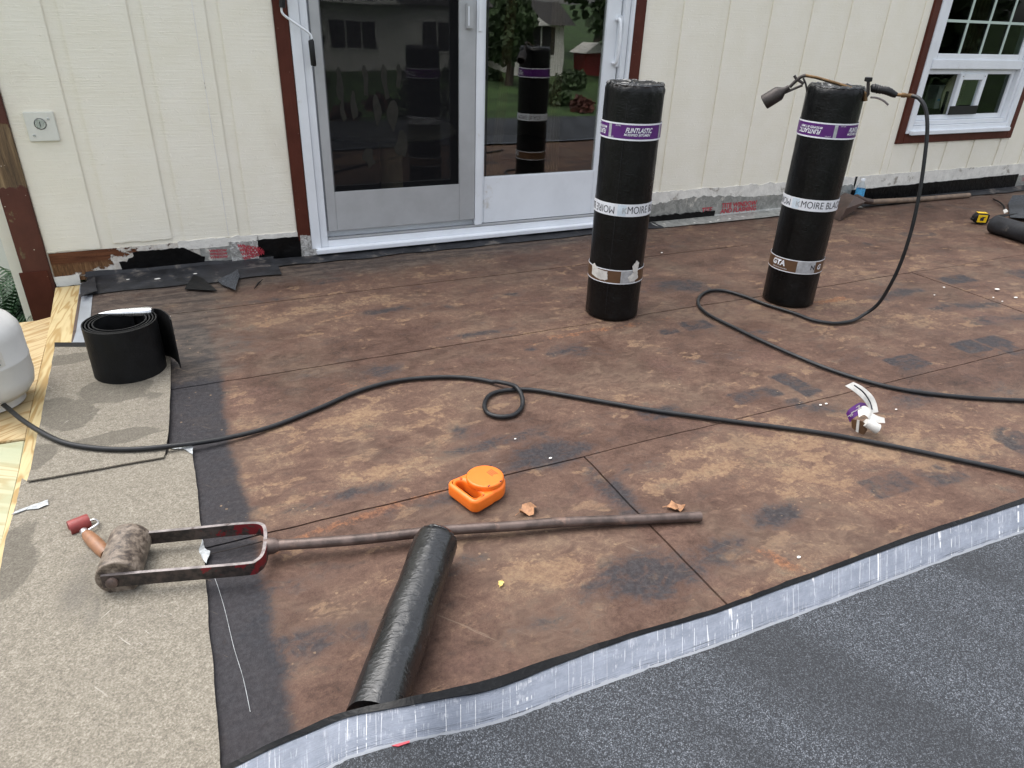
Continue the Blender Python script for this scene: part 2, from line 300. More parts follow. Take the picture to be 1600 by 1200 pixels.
# --- red paint left on dark steel
a = NT('worn_red_steel'); p = a.pos(); n = a.noise(p, 20, 8, .65, .4); n2 = a.noise(p, 45, 6, .7)
c = a.mix(a.step(n2, .35, .65), (.022, .019, .018), (.075, .056, .048)); x = a.sep(p)[0]
c = a.mix(a.step(a.math('ADD', n, a.step(x, -.2, .06, -.12, .035)), .535, .57), c, (.19, .016, .02))
M['worn_red_steel'] = a.fin(c, .5, a.bump(n2, .4, .002), .3)
a = NT('crusted_drum'); p = a.pos(obj=True); n = a.noise(p, 42, 9, .72, .3); n2 = a.noise(p, 70, 6, .7)
c = a.ramp(n, [(.32, (.014, .011, .010)), (.44, (.065, .048, .037)), (.53, (.16, .125, .095)), (.66, (.27, .22, .175))])
M['crusted_drum'] = a.fin(c, a.step(n, .3, .7, .3, .65), a.bump(a.math('ADD', a.math('MULTIPLY', n, .4), a.math('MULTIPLY', n2, .5)), .45, .002))
# --- glass, screen mesh
def glassy(name, tint, r0):
    a = NT(name); t = a.t; t.nodes.remove(a.b)
    tr = a.n('BsdfTransparent'); tr.inputs[0].default_value = (*tint, 1); gl = a.n('BsdfGlossy'); gl.inputs['Roughness'].default_value = .012; wn = a.bump(a.noise(a.pos(), 2.2, 2, .5), .03, .02); a.l(wn, gl.inputs['Normal'])
    lw = a.n('LayerWeight'); lw.inputs[0].default_value = .5
    fr = a.math('ADD', a.math('MULTIPLY', a.math('POWER', lw.outputs['Facing'], 5.0), 1-r0), r0, clamp=True)
    mx = a.n('MixShader'); a.l(fr, mx.inputs[0]); a.l(tr.outputs[0], mx.inputs[1]); a.l(gl.outputs[0], mx.inputs[2])
    a.l(mx.outputs[0], a.out.inputs[0]); M[name] = a.m
glassy('door_glass', (.84, .85, .84), .16); glassy('window_glass', (.55, .60, .58), .018); glassy('clear_plastic', (.90, .93, .95), .06)
a = NT('screen_mesh'); a.t.nodes.remove(a.b); tr = a.n('BsdfTransparent'); tr.inputs[0].default_value = (.9, .9, .9, 1); df = a.n('BsdfDiffuse'); df.inputs[0].default_value = (.020, .020, .022, 1)
mx = a.n('MixShader'); mx.inputs[0].default_value = .30; a.l(tr.outputs[0], mx.inputs[1]); a.l(df.outputs[0], mx.inputs[2]); a.l(mx.outputs[0], a.out.inputs[0]); M['screen_mesh'] = a.m

# ---------------------------------------------------------------- mesh helpers
class MB:
    def __init__(s): s.v = []; s.f = []
    def add(s, vs, fs):
        o = len(s.v); s.v += [tuple(v) for v in vs]; s.f += [tuple(i+o for i in f) for f in fs]; return s
    def box(s, a, b):
        (x0, y0, z0), (x1, y1, z1) = a, b
        return s.add([(x0, y0, z0), (x1, y0, z0), (x1, y1, z0), (x0, y1, z0), (x0, y0, z1), (x1, y0, z1), (x1, y1, z1), (x0, y1, z1)],
                     [(0, 3, 2, 1), (4, 5, 6, 7), (0, 1, 5, 4), (1, 2, 6, 5), (2, 3, 7, 6), (3, 0, 4, 7)])
    def tube(s, pts, rad, n=10, cap=True, up=None):
        pts = [Vector(p) for p in pts]; k = len(pts); rads = rad if hasattr(rad, '__len__') else [rad]*k
        vs = []; t0 = (pts[1]-pts[0]).normalized(); a = t0.orthogonal().normalized() if up is None else (Vector(up)-t0*Vector(up).dot(t0)).normalized()
        for i, p in enumerate(pts):
            t = (pts[min(i+1, k-1)]-pts[max(i-1, 0)]).normalized(); a = (a-t*a.dot(t)).normalized(); b = t.cross(a)
            for j in range(n):
                th = 2*PI*j/n; vs.append(p+(a*math.cos(th)+b*math.sin(th))*rads[i])
        fs = [(i*n+j, i*n+(j+1) % n, (i+1)*n+(j+1) % n, (i+1)*n+j) for i in range(k-1) for j in range(n)]
        if cap: fs += [tuple(reversed(range(n))), tuple((k-1)*n+j for j in range(n))]
        return s.add(vs, fs)
    def bar(s, pts, wv, th):                                # flat bar: wv = full vertical height, th = thickness
        pts = [Vector(p) for p in pts]; k = len(pts); vs = []
        for i, p in enumerate(pts):
            t = (pts[min(i+1, k-1)]-pts[max(i-1, 0)]).normalized(); sd_ = t.cross(Vector((0, 0, 1))).normalized(); u = Vector((0, 0, 1))
            vs += [p+sd_*th/2-u*wv/2, p+sd_*th/2+u*wv/2, p-sd_*th/2+u*wv/2, p-sd_*th/2-u*wv/2]
        fs = [(i*4+j, i*4+(j+1) % 4, i*4+4+(j+1) % 4, i*4+4+j) for i in range(k-1) for j in range(4)] + [(3, 2, 1, 0), tuple((k-1)*4+j for j in range(4))]
        return s.add(vs, fs)
    def lathe(s, prof, n=32, c=(0, 0, 0), axis=None):       # prof: (radius, height)
        vs = []; R = Matrix.Identity(3) if axis is None else Vector(axis).to_track_quat('Z', 'Y').to_matrix()
        for r, z in prof:
            for j in range(n): vs.append(Vector(c)+R @ Vector((r*math.cos(2*PI*j/n), r*math.sin(2*PI*j/n), z)))
        k = len(prof); fs = [(i*n+j, i*n+(j+1) % n, (i+1)*n+(j+1) % n, (i+1)*n+j) for i in range(k-1) for j in range(n)]
        if prof[0][0] > 1e-5: fs.append(tuple(reversed(range(n))))
        if prof[-1][0] > 1e-5: fs.append(tuple((k-1)*n+j for j in range(n)))
        return s.add(vs, fs)
    def prism(s, poly, d):                                  # poly: 3-D outline, d: extrusion vector
        n = len(poly); d = Vector(d); vs = [Vector(p) for p in poly]+[Vector(p)+d for p in poly]
        return s.add(vs, [tuple(range(n)), tuple(reversed(range(n, 2*n)))]+[(i, n+i, n+(i+1) % n, (i+1) % n) for i in range(n)])
    def ribbon(s, L, R, th):                                # strip between two rows of points with a thickness along the normal
        k = len(L); nrm = []
        for i in range(k):
            t = Vector(L[min(i+1, k-1)])-Vector(L[max(i-1, 0)]); nrm.append(t.cross(Vector(R[i])-Vector(L[i])).normalized()*th)
        vs = []
        for i in range(k): vs += [Vector(L[i]), Vector(R[i]), Vector(R[i])+nrm[i], Vector(L[i])+nrm[i]]
        fs = [(i*4+j, i*4+4+j, i*4+4+(j+1) % 4, i*4+(j+1) % 4) for i in range(k-1) for j in range(4)]+[(0, 1, 2, 3), tuple((k-1)*4+j for j in (3, 2, 1, 0))]
        return s.add(vs, fs)
    def build(s, name, mat, parent=None, bevel=0.0, smooth=40, seg=2):
        me = bpy.data.meshes.new(name); me.from_pydata(s.v, [], s.f)
        bm = bmesh.new(); bm.from_mesh(me); bmesh.ops.recalc_face_normals(bm, faces=bm.faces)
        if bevel: bmesh.ops.bevel(bm, geom=[e for e in bm.edges if e.calc_face_angle(0) > .5], offset=bevel, segments=seg, affect='EDGES', clamp_overlap=True)
        bm.to_mesh(me); bm.free()
        if smooth:
            me.polygons.foreach_set('use_smooth', [True]*len(me.polygons)); me.set_sharp_from_angle(angle=math.radians(smooth))
        me.update(); return link(name, me, mat, parent)
def link(name, me, mat, parent=None):
    o = bpy.data.objects.new(name, me); col.objects.link(o)
    if mat: me.materials.clear(); me.materials.append(M[mat] if isinstance(mat, str) else mat)
    if parent is not None: o.parent = parent
    return o
def tag(o, label=None, cat=None, group=None, kind=None):
    for k, v in (('label', label), ('category', cat), ('group', group), ('kind', kind)):
        if v: o[k] = v
    return o
def empty(name, loc=(0, 0, 0), rz=0.0):
    o = bpy.data.objects.new(name, None); col.objects.link(o); o.location = loc; o.rotation_euler = (0, 0, rz); o.empty_display_size = .05; return o
def local(root, pts):
    mi = (Matrix.Translation(root.location) @ root.rotation_euler.to_matrix().to_4x4()).inverted(); return [mi @ Vector(p) for p in pts]
def spline(pts, n=10):
    P = [Vector(p) for p in pts]; P = [P[0]*2-P[1]]+P+[P[-1]*2-P[-2]]; out = []
    for i in range(1, len(P)-2):
        for k in range(n):
            t = k/n; a, b, c, d = P[i-1:i+3]
            out.append(.5*((2*b)+(c-a)*t+(2*a-5*b+4*c-d)*t*t+(3*b-a-3*c+d)*t**3))
    out.append(P[-2]); return out
def nz(x, y=0., z=0.): return mnoise.noise(Vector((x, y, z)))
def text_bm(body, size, shear=0.0, offset=0.0, cut=0.004, align='LEFT', space=1.0):
    cu = bpy.data.curves.new('text', 'FONT'); cu.body = body; cu.size = size; cu.shear = shear; cu.offset = offset; cu.align_x = align; cu.align_y = 'CENTER'; cu.space_character = space
    cu.resolution_u = 3; ob = bpy.data.objects.new('text', cu); col.objects.link(ob); dg = bpy.context.evaluated_depsgraph_get(); dg.update()
    me = bpy.data.meshes.new_from_object(ob.evaluated_get(dg)); bpy.data.objects.remove(ob)
    bm = bmesh.new(); bm.from_mesh(me); bpy.data.meshes.remove(me)
    if cut and bm.verts:
        xs = [v.co.x for v in bm.verts]; x = min(xs)+cut
        while x < max(xs):
            bmesh.ops.bisect_plane(bm, geom=bm.verts[:]+bm.edges[:]+bm.faces[:], plane_co=(x, 0, 0), plane_no=(1, 0, 0)); x += cut
    return bm
def bm_obj(bm, name, mat, parent):
    me = bpy.data.meshes.new(name); bm.to_mesh(me); bm.free(); return link(name, me, mat, parent)

# ================================================================ ROOF
roof = MB().box((-.5, -1.0, -.30), (9.5, WY, -.012)).build('roof', 'deck_side'); tag(roof, kind='structure', label='flat roof deck covered with old brown weathered membrane')
# stain masks ------------------------------------------------------
def E(px, py, rx, ry, rot=0, s=1.0, soft=.85): g = G(px, py); return ('e', g.x, g.y, rx, ry, math.radians(rot), s, soft)
def Q(px, py, rx, ry, rot=0, s=1.0, soft=.12): g = G(px, py); return ('q', g.x, g.y, rx*.92, ry*.92, math.radians(rot), s*.82, max(soft, .15))
DARK = [E(850, 712, .15, .07, 0, 1.1), E(770, 692, .16, .035, 0, .7), E(905, 700, .10, .03, 0, .8), E(1005, 900, .15, .085, 0, .95), E(960, 770, .05, .13, 0, .8), E(985, 800, .05, .05, 0, .8), E(605, 485, .12, .04, 0, .8),
        E(690, 482, .10, .03, 0, .6), E(600, 580, .09, .05, 0, .65), E(555, 770, .15, .035, 0, .6), E(690, 780, .22, .03, 0, .6), E(735, 676, .07, .06, 0, .6), E(1065, 446, .20, .08, 0, .75), E(905, 545, .13, .07, 0, .6),
        E(830, 545, .03, .02, 0, .8), E(1215, 805, .09, .05, 0, .85), E(1110, 870, .16, .06, 0, .7), E(1400, 460, .22, .06, 0, .75), E(1500, 478, .22, .06, -12, .75), E(1570, 500, .25, .07, -10, .7), E(800, 460, .12, .04, 0, .45),
        E(1015, 725, .12, .05, 0, .5), E(500, 440, .3, .05, 0, .4), E(400, 530, .2, .12, 0, .4), E(640, 800, .12, .04, 0, .5), E(1180, 520, .1, .04, 0, .5), E(1330, 560, .15, .06, 0, .4), E(850, 990, .1, .06, 0, .35), E(560, 985, .06, .05, 0, .5),
        E(1440, 620, .16, .06, 0, .45), E(420, 1000, .08, .08, 0, .55), E(470, 910, .15, .05, 0, .4),
        Q(1243, 600, .055, .10, 8, 1.1), Q(1180, 617, .12, .045, 0, .8), Q(1035, 645, .10, .045, 0, .75), Q(1088, 508, .085, .055, 0, .85), Q(1045, 518, .05, .03, 0, .6), Q(1418, 566, .10, .065, 0, .95, .06), Q(1516, 542, .085, .062, 0, 1.2, .06),
        Q(1553, 533, .085, .055, 0, .95, .08), Q(1585, 548, .06, .06, 0, .7), Q(1495, 437, .12, .06, 0, .85), Q(1597, 428, .1, .08, 0, .8), Q(1390, 757, .10, .055, 0, .75, .15), Q(1470, 742, .09, .06, 0, .75, .15), Q(1590, 690, .08, .09, 0, .9, .1),
        Q(1232, 634, .08, .04, 0, .7), Q(1435, 366, .16, .07, 0, .6), E(520, 440, .2, .03, 0, .6), E(760, 520, .18, .03, 0, .55), E(420, 470, .14, .03, 0, .5), E(1120, 560, .14, .04, 0, .5), E(700, 420, .2, .03, 0, .45), E(1280, 640, .1, .04, 0, .5), E(480, 1000, .1, .05, 0, .55), E(740, 880, .08, .05, 0, .4), Q(1335, 385, .16, .05, 0, .45)]
TAN = [E(520, 690, .28, .20, 0, .9), E(690, 655, .22, .15, 0, .8), E(590, 730, .3, .10, 0, .9), E(860, 890, .16, .09, 0, 1.1), E(1130, 715, .35, .12, 0, .8), E(1230, 735, .3, .14, 0, .7), E(480, 430, .35, .06, 0, .9), E(520, 480, .3, .12, 0, .8),
       E(370, 640, .10, .2, 0, .6), E(1290, 480, .25, .06, 0, .7), E(1400, 500, .3, .07, -14, .9), E(1250, 880, .25, .06, 0, .5), E(1470, 690, .4, .14, 0, .8), E(1030, 880, .1, .05, 0, .8), E(880, 1000, .1, .05, 0, .6), E(1330, 710, .3, .12, 0, .7),
       E(900, 790, .2, .06, 0, .7), E(440, 760, .12, .05, 0, .6), E(1000, 400, .4, .06, 0, .5), E(1450, 400, .3, .05, 0, .5)]
RUST = [E(960, 512, .35, .03, 0, .7), E(1200, 868, .025, .10, 25, .75), E(590, 800, .35, .025, 8, .8), E(420, 505, .05, .3, 0, .5), E(540, 490, .2, .06, 0, .5), E(910, 430, .25, .06, 0, .45), E(740, 790, .1, .03, 0, .6), E(1300, 470, .2, .03, 0, .55), E(560, 595, .12, .05, 0, .5),
        E(430, 860, .1, .03, 0, .6), E(1000, 990, .2, .03, 0, .35)]
def mask(X, Y, lst):
    out = np.zeros_like(X)
    for k, cx, cy, rx, ry, rot, s, soft in lst:
        c, s_ = math.cos(rot), math.sin(rot); u = ((X-cx)*c+(Y-cy)*s_)/rx; v = (-(X-cx)*s_+(Y-cy)*c)/ry
        d = np.sqrt(u*u+v*v) if k == 'e' else np.maximum(np.abs(u), np.abs(v))
        t = np.clip((1+soft-d)/(2*soft), 0, 1); out = np.maximum(out, s*t*t*(3-2*t))
    return out
def wob(x, seed): return .006*nz(x*2.1, seed)+.003*nz(x*11, seed+5)
def grid_sheet(name, x0, x1, y0, y1, z, step, seeds, parent, mat='old_membrane'):
    nx = max(2, int((x1-x0)/step)); ny = max(2, int((y1-y0)/step))
    u = np.linspace(0, 1, nx+1); v = np.linspace(0, 1, ny+1); U, Vv = np.meshgrid(u, v)
    X = x0+(x1-x0)*U; Y = y0+(y1-y0)*Vv
    lo = np.array([wob(x, seeds[0]) for x in X[0]]); hi = np.array([wob(x, seeds[1]) for x in X[0]]); Y = Y+lo[None, :]*(1-Vv)+hi[None, :]*Vv
    lf = np.array([wob(y, seeds[2]) for y in Y[:, 0]]); rt = np.array([wob(y, seeds[3]) for y in Y[:, -1]]); X = X+lf[:, None]*(1-U)+rt[:, None]*U
    Z = z+.0011*np.sin(X*3.1+Y*1.7)*np.cos(Y*4.3-X)+0.0006*np.sin(X*13+1)*np.sin(Y*11)
    if step < .05:
        edge = np.minimum(np.minimum(U*(x1-x0), (1-U)*(x1-x0)), np.minimum(Vv*(y1-y0), (1-Vv)*(y1-y0))); Z = Z-.0016*np.clip(1-edge/.02, 0, 1)
    co = np.stack([X, Y, Z], -1).reshape(-1, 3); idx = np.arange((nx+1)*(ny+1)).reshape(ny+1, nx+1)
    q = np.stack([idx[:-1, :-1], idx[:-1, 1:], idx[1:, 1:], idx[1:, :-1]], -1).reshape(-1, 4)
    # skirt so that the sheet has an edge with depth
    rim = np.concatenate([idx[0, :], idx[1:, -1], idx[-1, -2::-1], idx[-2:0:-1, 0]]); nb = len(co); sk = co[rim].copy(); sk[:, 2] = -.0115
    co = np.vstack([co, sk]); k = len(rim); j = np.arange(k); jn = (j+1) % k
    q = np.vstack([q, np.stack([rim[j], nb+j, nb+jn, rim[jn]], -1)])
    me = bpy.data.meshes.new(name); me.vertices.add(len(co)); me.vertices.foreach_set('co', co.astype(np.float32).ravel())
    me.loops.add(q.size); me.loops.foreach_set('vertex_index', q.astype(np.int32).ravel()); me.polygons.add(len(q))
    me.polygons.foreach_set('loop_start', np.arange(0, q.size, 4, dtype=np.int32)); me.polygons.foreach_set('loop_total', np.full(len(q), 4, np.int32))
    me.update(); me.validate(); XX, YY = co[:, 0], co[:, 1]
    dk = mask(XX, YY, DARK)
    eL = np.interp(YY, [.7, 1.6, 2.1, 2.7, 3.2, 3.9], [.02, .03, .015, .035, .0, .0]); bd = np.clip((eL+.05-XX)/.075, 0, 1)*np.clip((3.3-YY)/.3, 0, 1)
    gy = np.clip((YY-3.30-.12*np.clip(XX-1, 0, 2))/.3, 0, 1)*.85
    gy = np.maximum(gy, np.clip((.35-XX)/.35, 0, 1)*np.clip((YY-2.45)/.15, 0, 1)*.75); gy = np.maximum(gy, np.clip((XX-3.8)/3, 0, 1)*.6)
    for nm, arr in (('border', bd), ('dark', dk), ('tan', mask(XX, YY, TAN)), ('rust', mask(XX, YY, RUST)), ('grey', gy)):
        at = me.attributes.new(nm, 'FLOAT', 'POINT'); at.data.foreach_set('value', arr.astype(np.float32))
    me.polygons.foreach_set('use_smooth', [True]*len(me.polygons)); me.set_sharp_from_angle(angle=math.radians(50))
    return link(name, me, mat, parent)
Y3, Y2, Y1 = 1.575, 2.505, 3.25
gp = .0025
rows = [(.55, Y3-gp, [(-.16, 1.03-gp), (1.03+gp, 4.6-gp), (4.6+gp, 9.4)], 1, 2, (0, .0016)), (Y3+gp, Y2-gp, [(-.16, 3.735-gp), (3.735+gp, 9.4)], 2, 3, (.0008, .0022)),
        (Y2+gp, Y1-gp, [(-.44, 5.6-gp), (5.6+gp, 9.4)], 3, 4, (.0014, .0026)), (Y1+gp, WY-.004, [(-.44, 3.15-gp), (3.15+gp, 9.4)], 4, 6, (.002, .0004))]
for ri, (y0, y1, xs, s0, s1, zz) in enumerate(rows):
    for k, (x0, x1) in enumerate(xs):
        big = x0 > 4.5
        grid_sheet('membrane_sheet', x0, x1, y0, y1, zz[k % 2], .03 if big else .0125, (s0*10, s1*10, ri*7+k*3+50, ri*7+k*3+53), roof)
# darker old sheet in front, under the new one
grid_sheet('membrane_sheet', -.5, 9.4, -1.0, .545, 0.0, .08, (90, 91, 92, 93), roof, 'dark_grey_membrane')

# tan felt at the left
def felt(px_poly, name, z, label):
    P = [G(*p) for p in px_poly]; xs = [p.x for p in P]; ys = [p.y for p in P]
    out = []
    for i in range(len(P)):
        a, b = P[i], P[(i+1) % len(P)]; n = max(1, int((b-a).length/.02))
        for k in range(n):
            t = k/n; q = a.lerp(b, t); d = (b-a).normalized(); sd_ = Vector((d.y, -d.x, 0))*(.0035*nz(q.x*9, q.y*9, 3)+.0012*nz(q.x*60, q.y*60)); out.append(q+sd_*min(1, 6*t, 6*(1-t)) if k else q)
    out = [Vector((p.x, p.y, z)) for p in out]
    o = MB().prism(out, (0, 0, .004)).build(name, 'tan_felt', roof, smooth=0); me = o.data
    bm = bmesh.new(); bm.from_mesh(me)
    for ax in (0, 1):
        vals = [v.co[ax] for v in bm.verts]; x = min(vals)+.02; nv = Vector((1, 0, 0)) if ax == 0 else Vector((0, 1, 0))
        while x < max(vals): bmesh.ops.bisect_plane(bm, geom=bm.verts[:]+bm.edges[:]+bm.faces[:], plane_co=nv*x, plane_no=nv); x += .02
    bm.to_mesh(me); bm.free()
    co = np.empty(len(me.vertices)*3, np.float32); me.vertices.foreach_get('co', co); co = co.reshape(-1, 3).astype(float)
    for nm, lst in (('dark', FWET), ('smear', FSMEAR)):
        at = me.attributes.new(nm, 'FLOAT', 'POINT'); at.data.foreach_set('value', mask(co[:, 0], co[:, 1], lst).astype(np.float32))
    o['label'] = label; return o
FWET = [E(180, 615, .12, .10, 0, .95), E(100, 655, .10, .13, 0, .85), E(130, 565, .16, .05, 0, .7), E(190, 690, .14, .04, 0, .9), E(60, 720, .05, .08, 0, .9), E(20, 880, .06, .16, 0, .75), E(40, 1120, .2, .06, 0, .35), E(150, 920, .07, .06, 0, .4), E(250, 630, .05, .1, 0, .5)]
FSMEAR = [E(125, 930, .05, .10, -8, .75, .9), E(140, 880, .06, .05, 0, .6, .8), E(150, 960, .02, .09, -6, .7, .8), E(75, 790, .03, .012, 20, .6), E(60, 1130, .10, .03, 0, .3), E(170, 850, .06, .03, 0, .6)]
felt([(88, 549), (268, 549), (268, 600), (267, 650), (264, 690), (258, 722), (45, 760), (52, 735)], 'felt_sheet', .0155, 'upper tan felt sheet with damp patches beside the pine edge board')
felt([(36, 752), (45, 757), (262, 715), (268, 700), (299, 700), (306, 740), (318, 860), (345, 1180), (352, 1260), (-190, 1260), (-40, 1010), (0, 905), (10, 850), (28, 790)], 'felt_sheet', .007, 'lower tan felt sheet with white scratches under the iron roller')
# metal edge, black strips
def flat(px, name, mat, z, th, parent=None, **k):
    P = [G(*p) for p in px]; P = [Vector((p.x, p.y, z)) for p in P]; return MB().prism(P, (0, 0, th)).build(name, mat, parent, smooth=0, **k)
flat([(126, 444), (146, 452), (138, 539), (112, 539)], 'metal_edge', 'galvanised', .0035, .002, roof)
flat([(124, 462), (128, 462), (119, 520), (114, 536), (112, 536)], 'metal_edge', 'rusty_steel', .006, .0015, roof)
flat([(86, 538), (255, 538), (255, 550), (86, 552)], 'black_strip', 'black_membrane', .0068, .002, roof)
# old flashing strip at the foot of the wall: left dark grey piece curls up the wall
def foot(x0, x1, name, mat, up, out_, th, seed, parent, z0=.004):
    k = max(8, int((x1-x0)/.03)); L = []; 
    vs = []; fs = []; prof = [(0, up), (.012, up*.45), (.03, .018), (.06, .009), (out_, .004)]
    for i in range(k+1):
        x = x0+(x1-x0)*i/k
        for j, (d, h) in enumerate(prof):
            dd = d+(.03*nz(x*5, seed) if j == 4 else 0); hh = h*(1+.35*nz(x*8, seed+3) if j == 0 else 1); vs.append((x+(.02*nz(j*1.3, seed) if i in (0, k) else 0), WY-.004-dd, z0+hh+.002*nz(x*9, j*.7)))
    for i in range(k):
        for j in range(4): fs.append((i*5+j, i*5+j+1, i*5+6+j, i*5+5+j))
    return MB().add(vs, fs).build(name, mat, parent, smooth=60)
foot(-.47, .42, 'base_flashing', 'dark_grey_membrane', .035, .25, .003, 1, roof)
foot(.42, 2.9, 'base_flashing', 'dark_grey_membrane', .007, .12, .003, 2, roof)
foot(2.85, 4.75, 'base_flashing', 'dull_foil', .03, .13, .003, 3, roof)
foot(4.72, 8.6, 'base_flashing', 'dark_grey_membrane', .02, .12, .003, 4, roof)

# ================================================================ HOUSE
house = empty('house', (0, 0, 0)); tag(house, 'cream house wall with sliding glass door, brown trim and a white window', 'house')
TOP = 2.34; BK = WY+.16
DX0, DX1, DZ = .555, 2.646, 2.12                         # door trim outside
WX0, WX1, WZ0, WZ1 = 5.07, 6.465, .44, 2.05               # window trim outside
B = WY+.0085
wl = MB()
wl.box((-.64, B, 0), (DX0+.03, BK, TOP)).box((DX0+.03, B, DZ-.03), (DX1-.03, BK, TOP)).box((DX0+.03, B, -.0), (DX1-.03, BK, .03)).box((DX1-.03, B, 0), (WX0+.03, BK, TOP))
wl.box((WX0+.03, B, 0), (WX1-.03, BK, WZ0+.03)).box((WX0+.03, B, WZ1-.03), (WX1-.03, BK, TOP)).box((WX1-.03, B, 0), (9.2, BK, TOP))
wl.build('wall', 'cream_siding', house, smooth=0)
def board(x0, x1, z0, z1):
    k = 14; pts = []
    for i in range(k+1):
        x = x0+(x1-x0)*i/k; pts.append(Vector((x, WY, z0+.006*nz(x*14, 2.2)-(.004 if i % 5 == 2 else 0))))
    pts += [Vector((x1, WY, z1)), Vector((x0, WY, z1))]
    MB().prism(pts, (0, .0083, 0)).build('siding_board', 'cream_siding', house, .003, smooth=50, seg=2)
gl_ = [-.61, -.38, -.325, -.058, -.003, .26, .315, DX0]
for i in range(0, 8, 2):
    z0 = (.148, .165, .148, .142)[i//2]
    board(gl_[i], gl_[i+1], z0, TOP)
MB().box((.206, WY-.0015, .16), (.2095, WY+.001, TOP)).build('panel_joint', 'white_paint', house, smooth=0)
edges = [2.92, 3.265, 3.603, 3.945, 4.29, 4.65, 5.0, 5.35, 5.69, 6.03, 6.37, 6.72, 7.06, 7.41, 7.75, 8.1, 8.45, 8.8, 9.15]; x0 = DX1
for e in edges:
    xa, xb = x0, e-.055; zb = .20+.006*math.sin(e*7)
    def seg(xa, xb):
        if xb-xa < .01: return
        if xb > WX0 and xa < WX1:
            if xa < WX0: board(xa, WX0, zb, TOP); 
            if xb > WX1: board(WX1, xb, zb, TOP)
            a_, b_ = max(xa, WX0), min(xb, WX1); board(a_, b_, zb, WZ0); board(a_, b_, WZ1, TOP)
        else: board(xa, xb, zb, TOP)
    seg(xa, xb); x0 = e
MB().box((DX0, WY, DZ), (DX1, WY+.0083, TOP)).build('siding_board', 'cream_siding', house, smooth=0)
# corner post with peeling paint
MB().box((-.725, WY-.016, -.22), (-.612, WY+.09, TOP)).build('corner_post', 'peeling_paint', house, .003)
MB().box((-.74, WY-.022, -.22), (-.622, WY-.0165, .07)).build('trim_board', 'brown_paint', house, .002)
MB().box((-.79, WY+.092, -2.6), (-.64, BK+6, TOP)).build('end_wall', 'cream_siding', house, smooth=0)
MB().box((-.5, -.95, -2.7), (9.2, BK+6, -.31)).build('lower_wall', 'pale_wall', house, smooth=0)
MB().prism([(-.75, WY+.03, TOP+.002), (9.3, WY+.03, TOP+.002), (9.3, BK+3, TOP+.75), (-.75, BK+3, TOP+.75)], (0, 0, .08)).build('roof_slope', 'shingles', house, smooth=0)
MB().box((9.2, B, -.3), (9.3, BK+6, TOP)).build('end_wall', 'cream_siding', house, smooth=0)
MB().prism([(-2.6, WY+1.3, -2.75), (-.8, WY+1.3, -2.75), (-.8, WY+1.3, 2.4), (-2.6, WY+1.3, 2.4)], (0, .1, 0)).build('side_wall', 'pale_wall', house, smooth=0)
# switch plate, outlet cover
c = W(65, 198, WY-.012)
sp = MB().box((c.x-.058, WY-.014, c.z-.062), (c.x+.058, WY+.001, c.z+.062)).build('switch_plate', 'grey_aluminium', house, .003)
sp.data.materials[0] = simple('plate_white', (.68, .68, .62), .4, var=.05)
MB().lathe([(.0, .004), (.020, .004), (.022, .0), (.024, .0)], 24, (c.x-.002, WY-.0145, c.z+.012), (0, -1, 0)).build('lock', 'bright_metal', sp)
MB().box((c.x-.004, WY-.0205, c.z+.002), (c.x-.001, WY-.0186, c.z+.022)).build('keyhole', 'black_print', sp, smooth=0)
for dx, dz in ((.032, .032), (-.036, -.036)): MB().lathe([(.006, 0), (.004, .003), (0, .003)], 10, (c.x+dx, WY-.0145, c.z+dz), (0, -1, 0)).build('screw', 'bright_metal', sp)
c = W(1016, 250, WY-.012)
oc = MB().box((c.x-.05, WY-.02, c.z-.07), (c.x+.045, WY+.001, c.z+.065)).build('outlet_cover', 'white_paint', house, .004)
MB().box((c.x-.045, WY-.0225, c.z+.05), (c.x+.04, WY-.0203, c.z+.054)).build('hinge', 'black_print', oc, smooth=0)

# door trim, frame -------------------------------------------------
for xa, xb in ((DX0, .622), (2.568, DX1)): MB().box((xa, WY-.012, .10 if xa < 1 else .04), (xb, B+.03, DZ)).build('trim_board', 'brown_paint', house, .003)
MB().box((DX0, WY-.012, DZ+.002), (DX1, B+.03, DZ+.09)).build('trim_board', 'brown_paint', house, .003)
zs = .045
dr = MB()
dr.box((.6235, WY-.02, zs), (.672, WY+.12, DZ)).box((.6755, WY-.004, zs), (.713, WY+.12, DZ)).box((2.545, WY-.02, zs), (2.5665, WY+.12, DZ)).box((2.508, WY-.004, zs), (2.542, WY+.12, DZ))
dr.box((.713, WY+.002, 2.06), (2.508, WY+.12, DZ)).box((.713, WY-.008, zs), (2.508, WY+.12, .085)).box((.713, WY+.062, .088), (2.508, WY+.12, .125))
door = dr.build('sliding_door', 'white_vinyl', house, .002)
MB().box((.64, WY-.055, .028), (2.55, WY-.009, .052)).build('threshold', 'white_vinyl', door, .003)
MB().box((.72, WY+.0, .088), (2.505, WY+.02, .098)).build('track', 'grey_aluminium', door, .001)
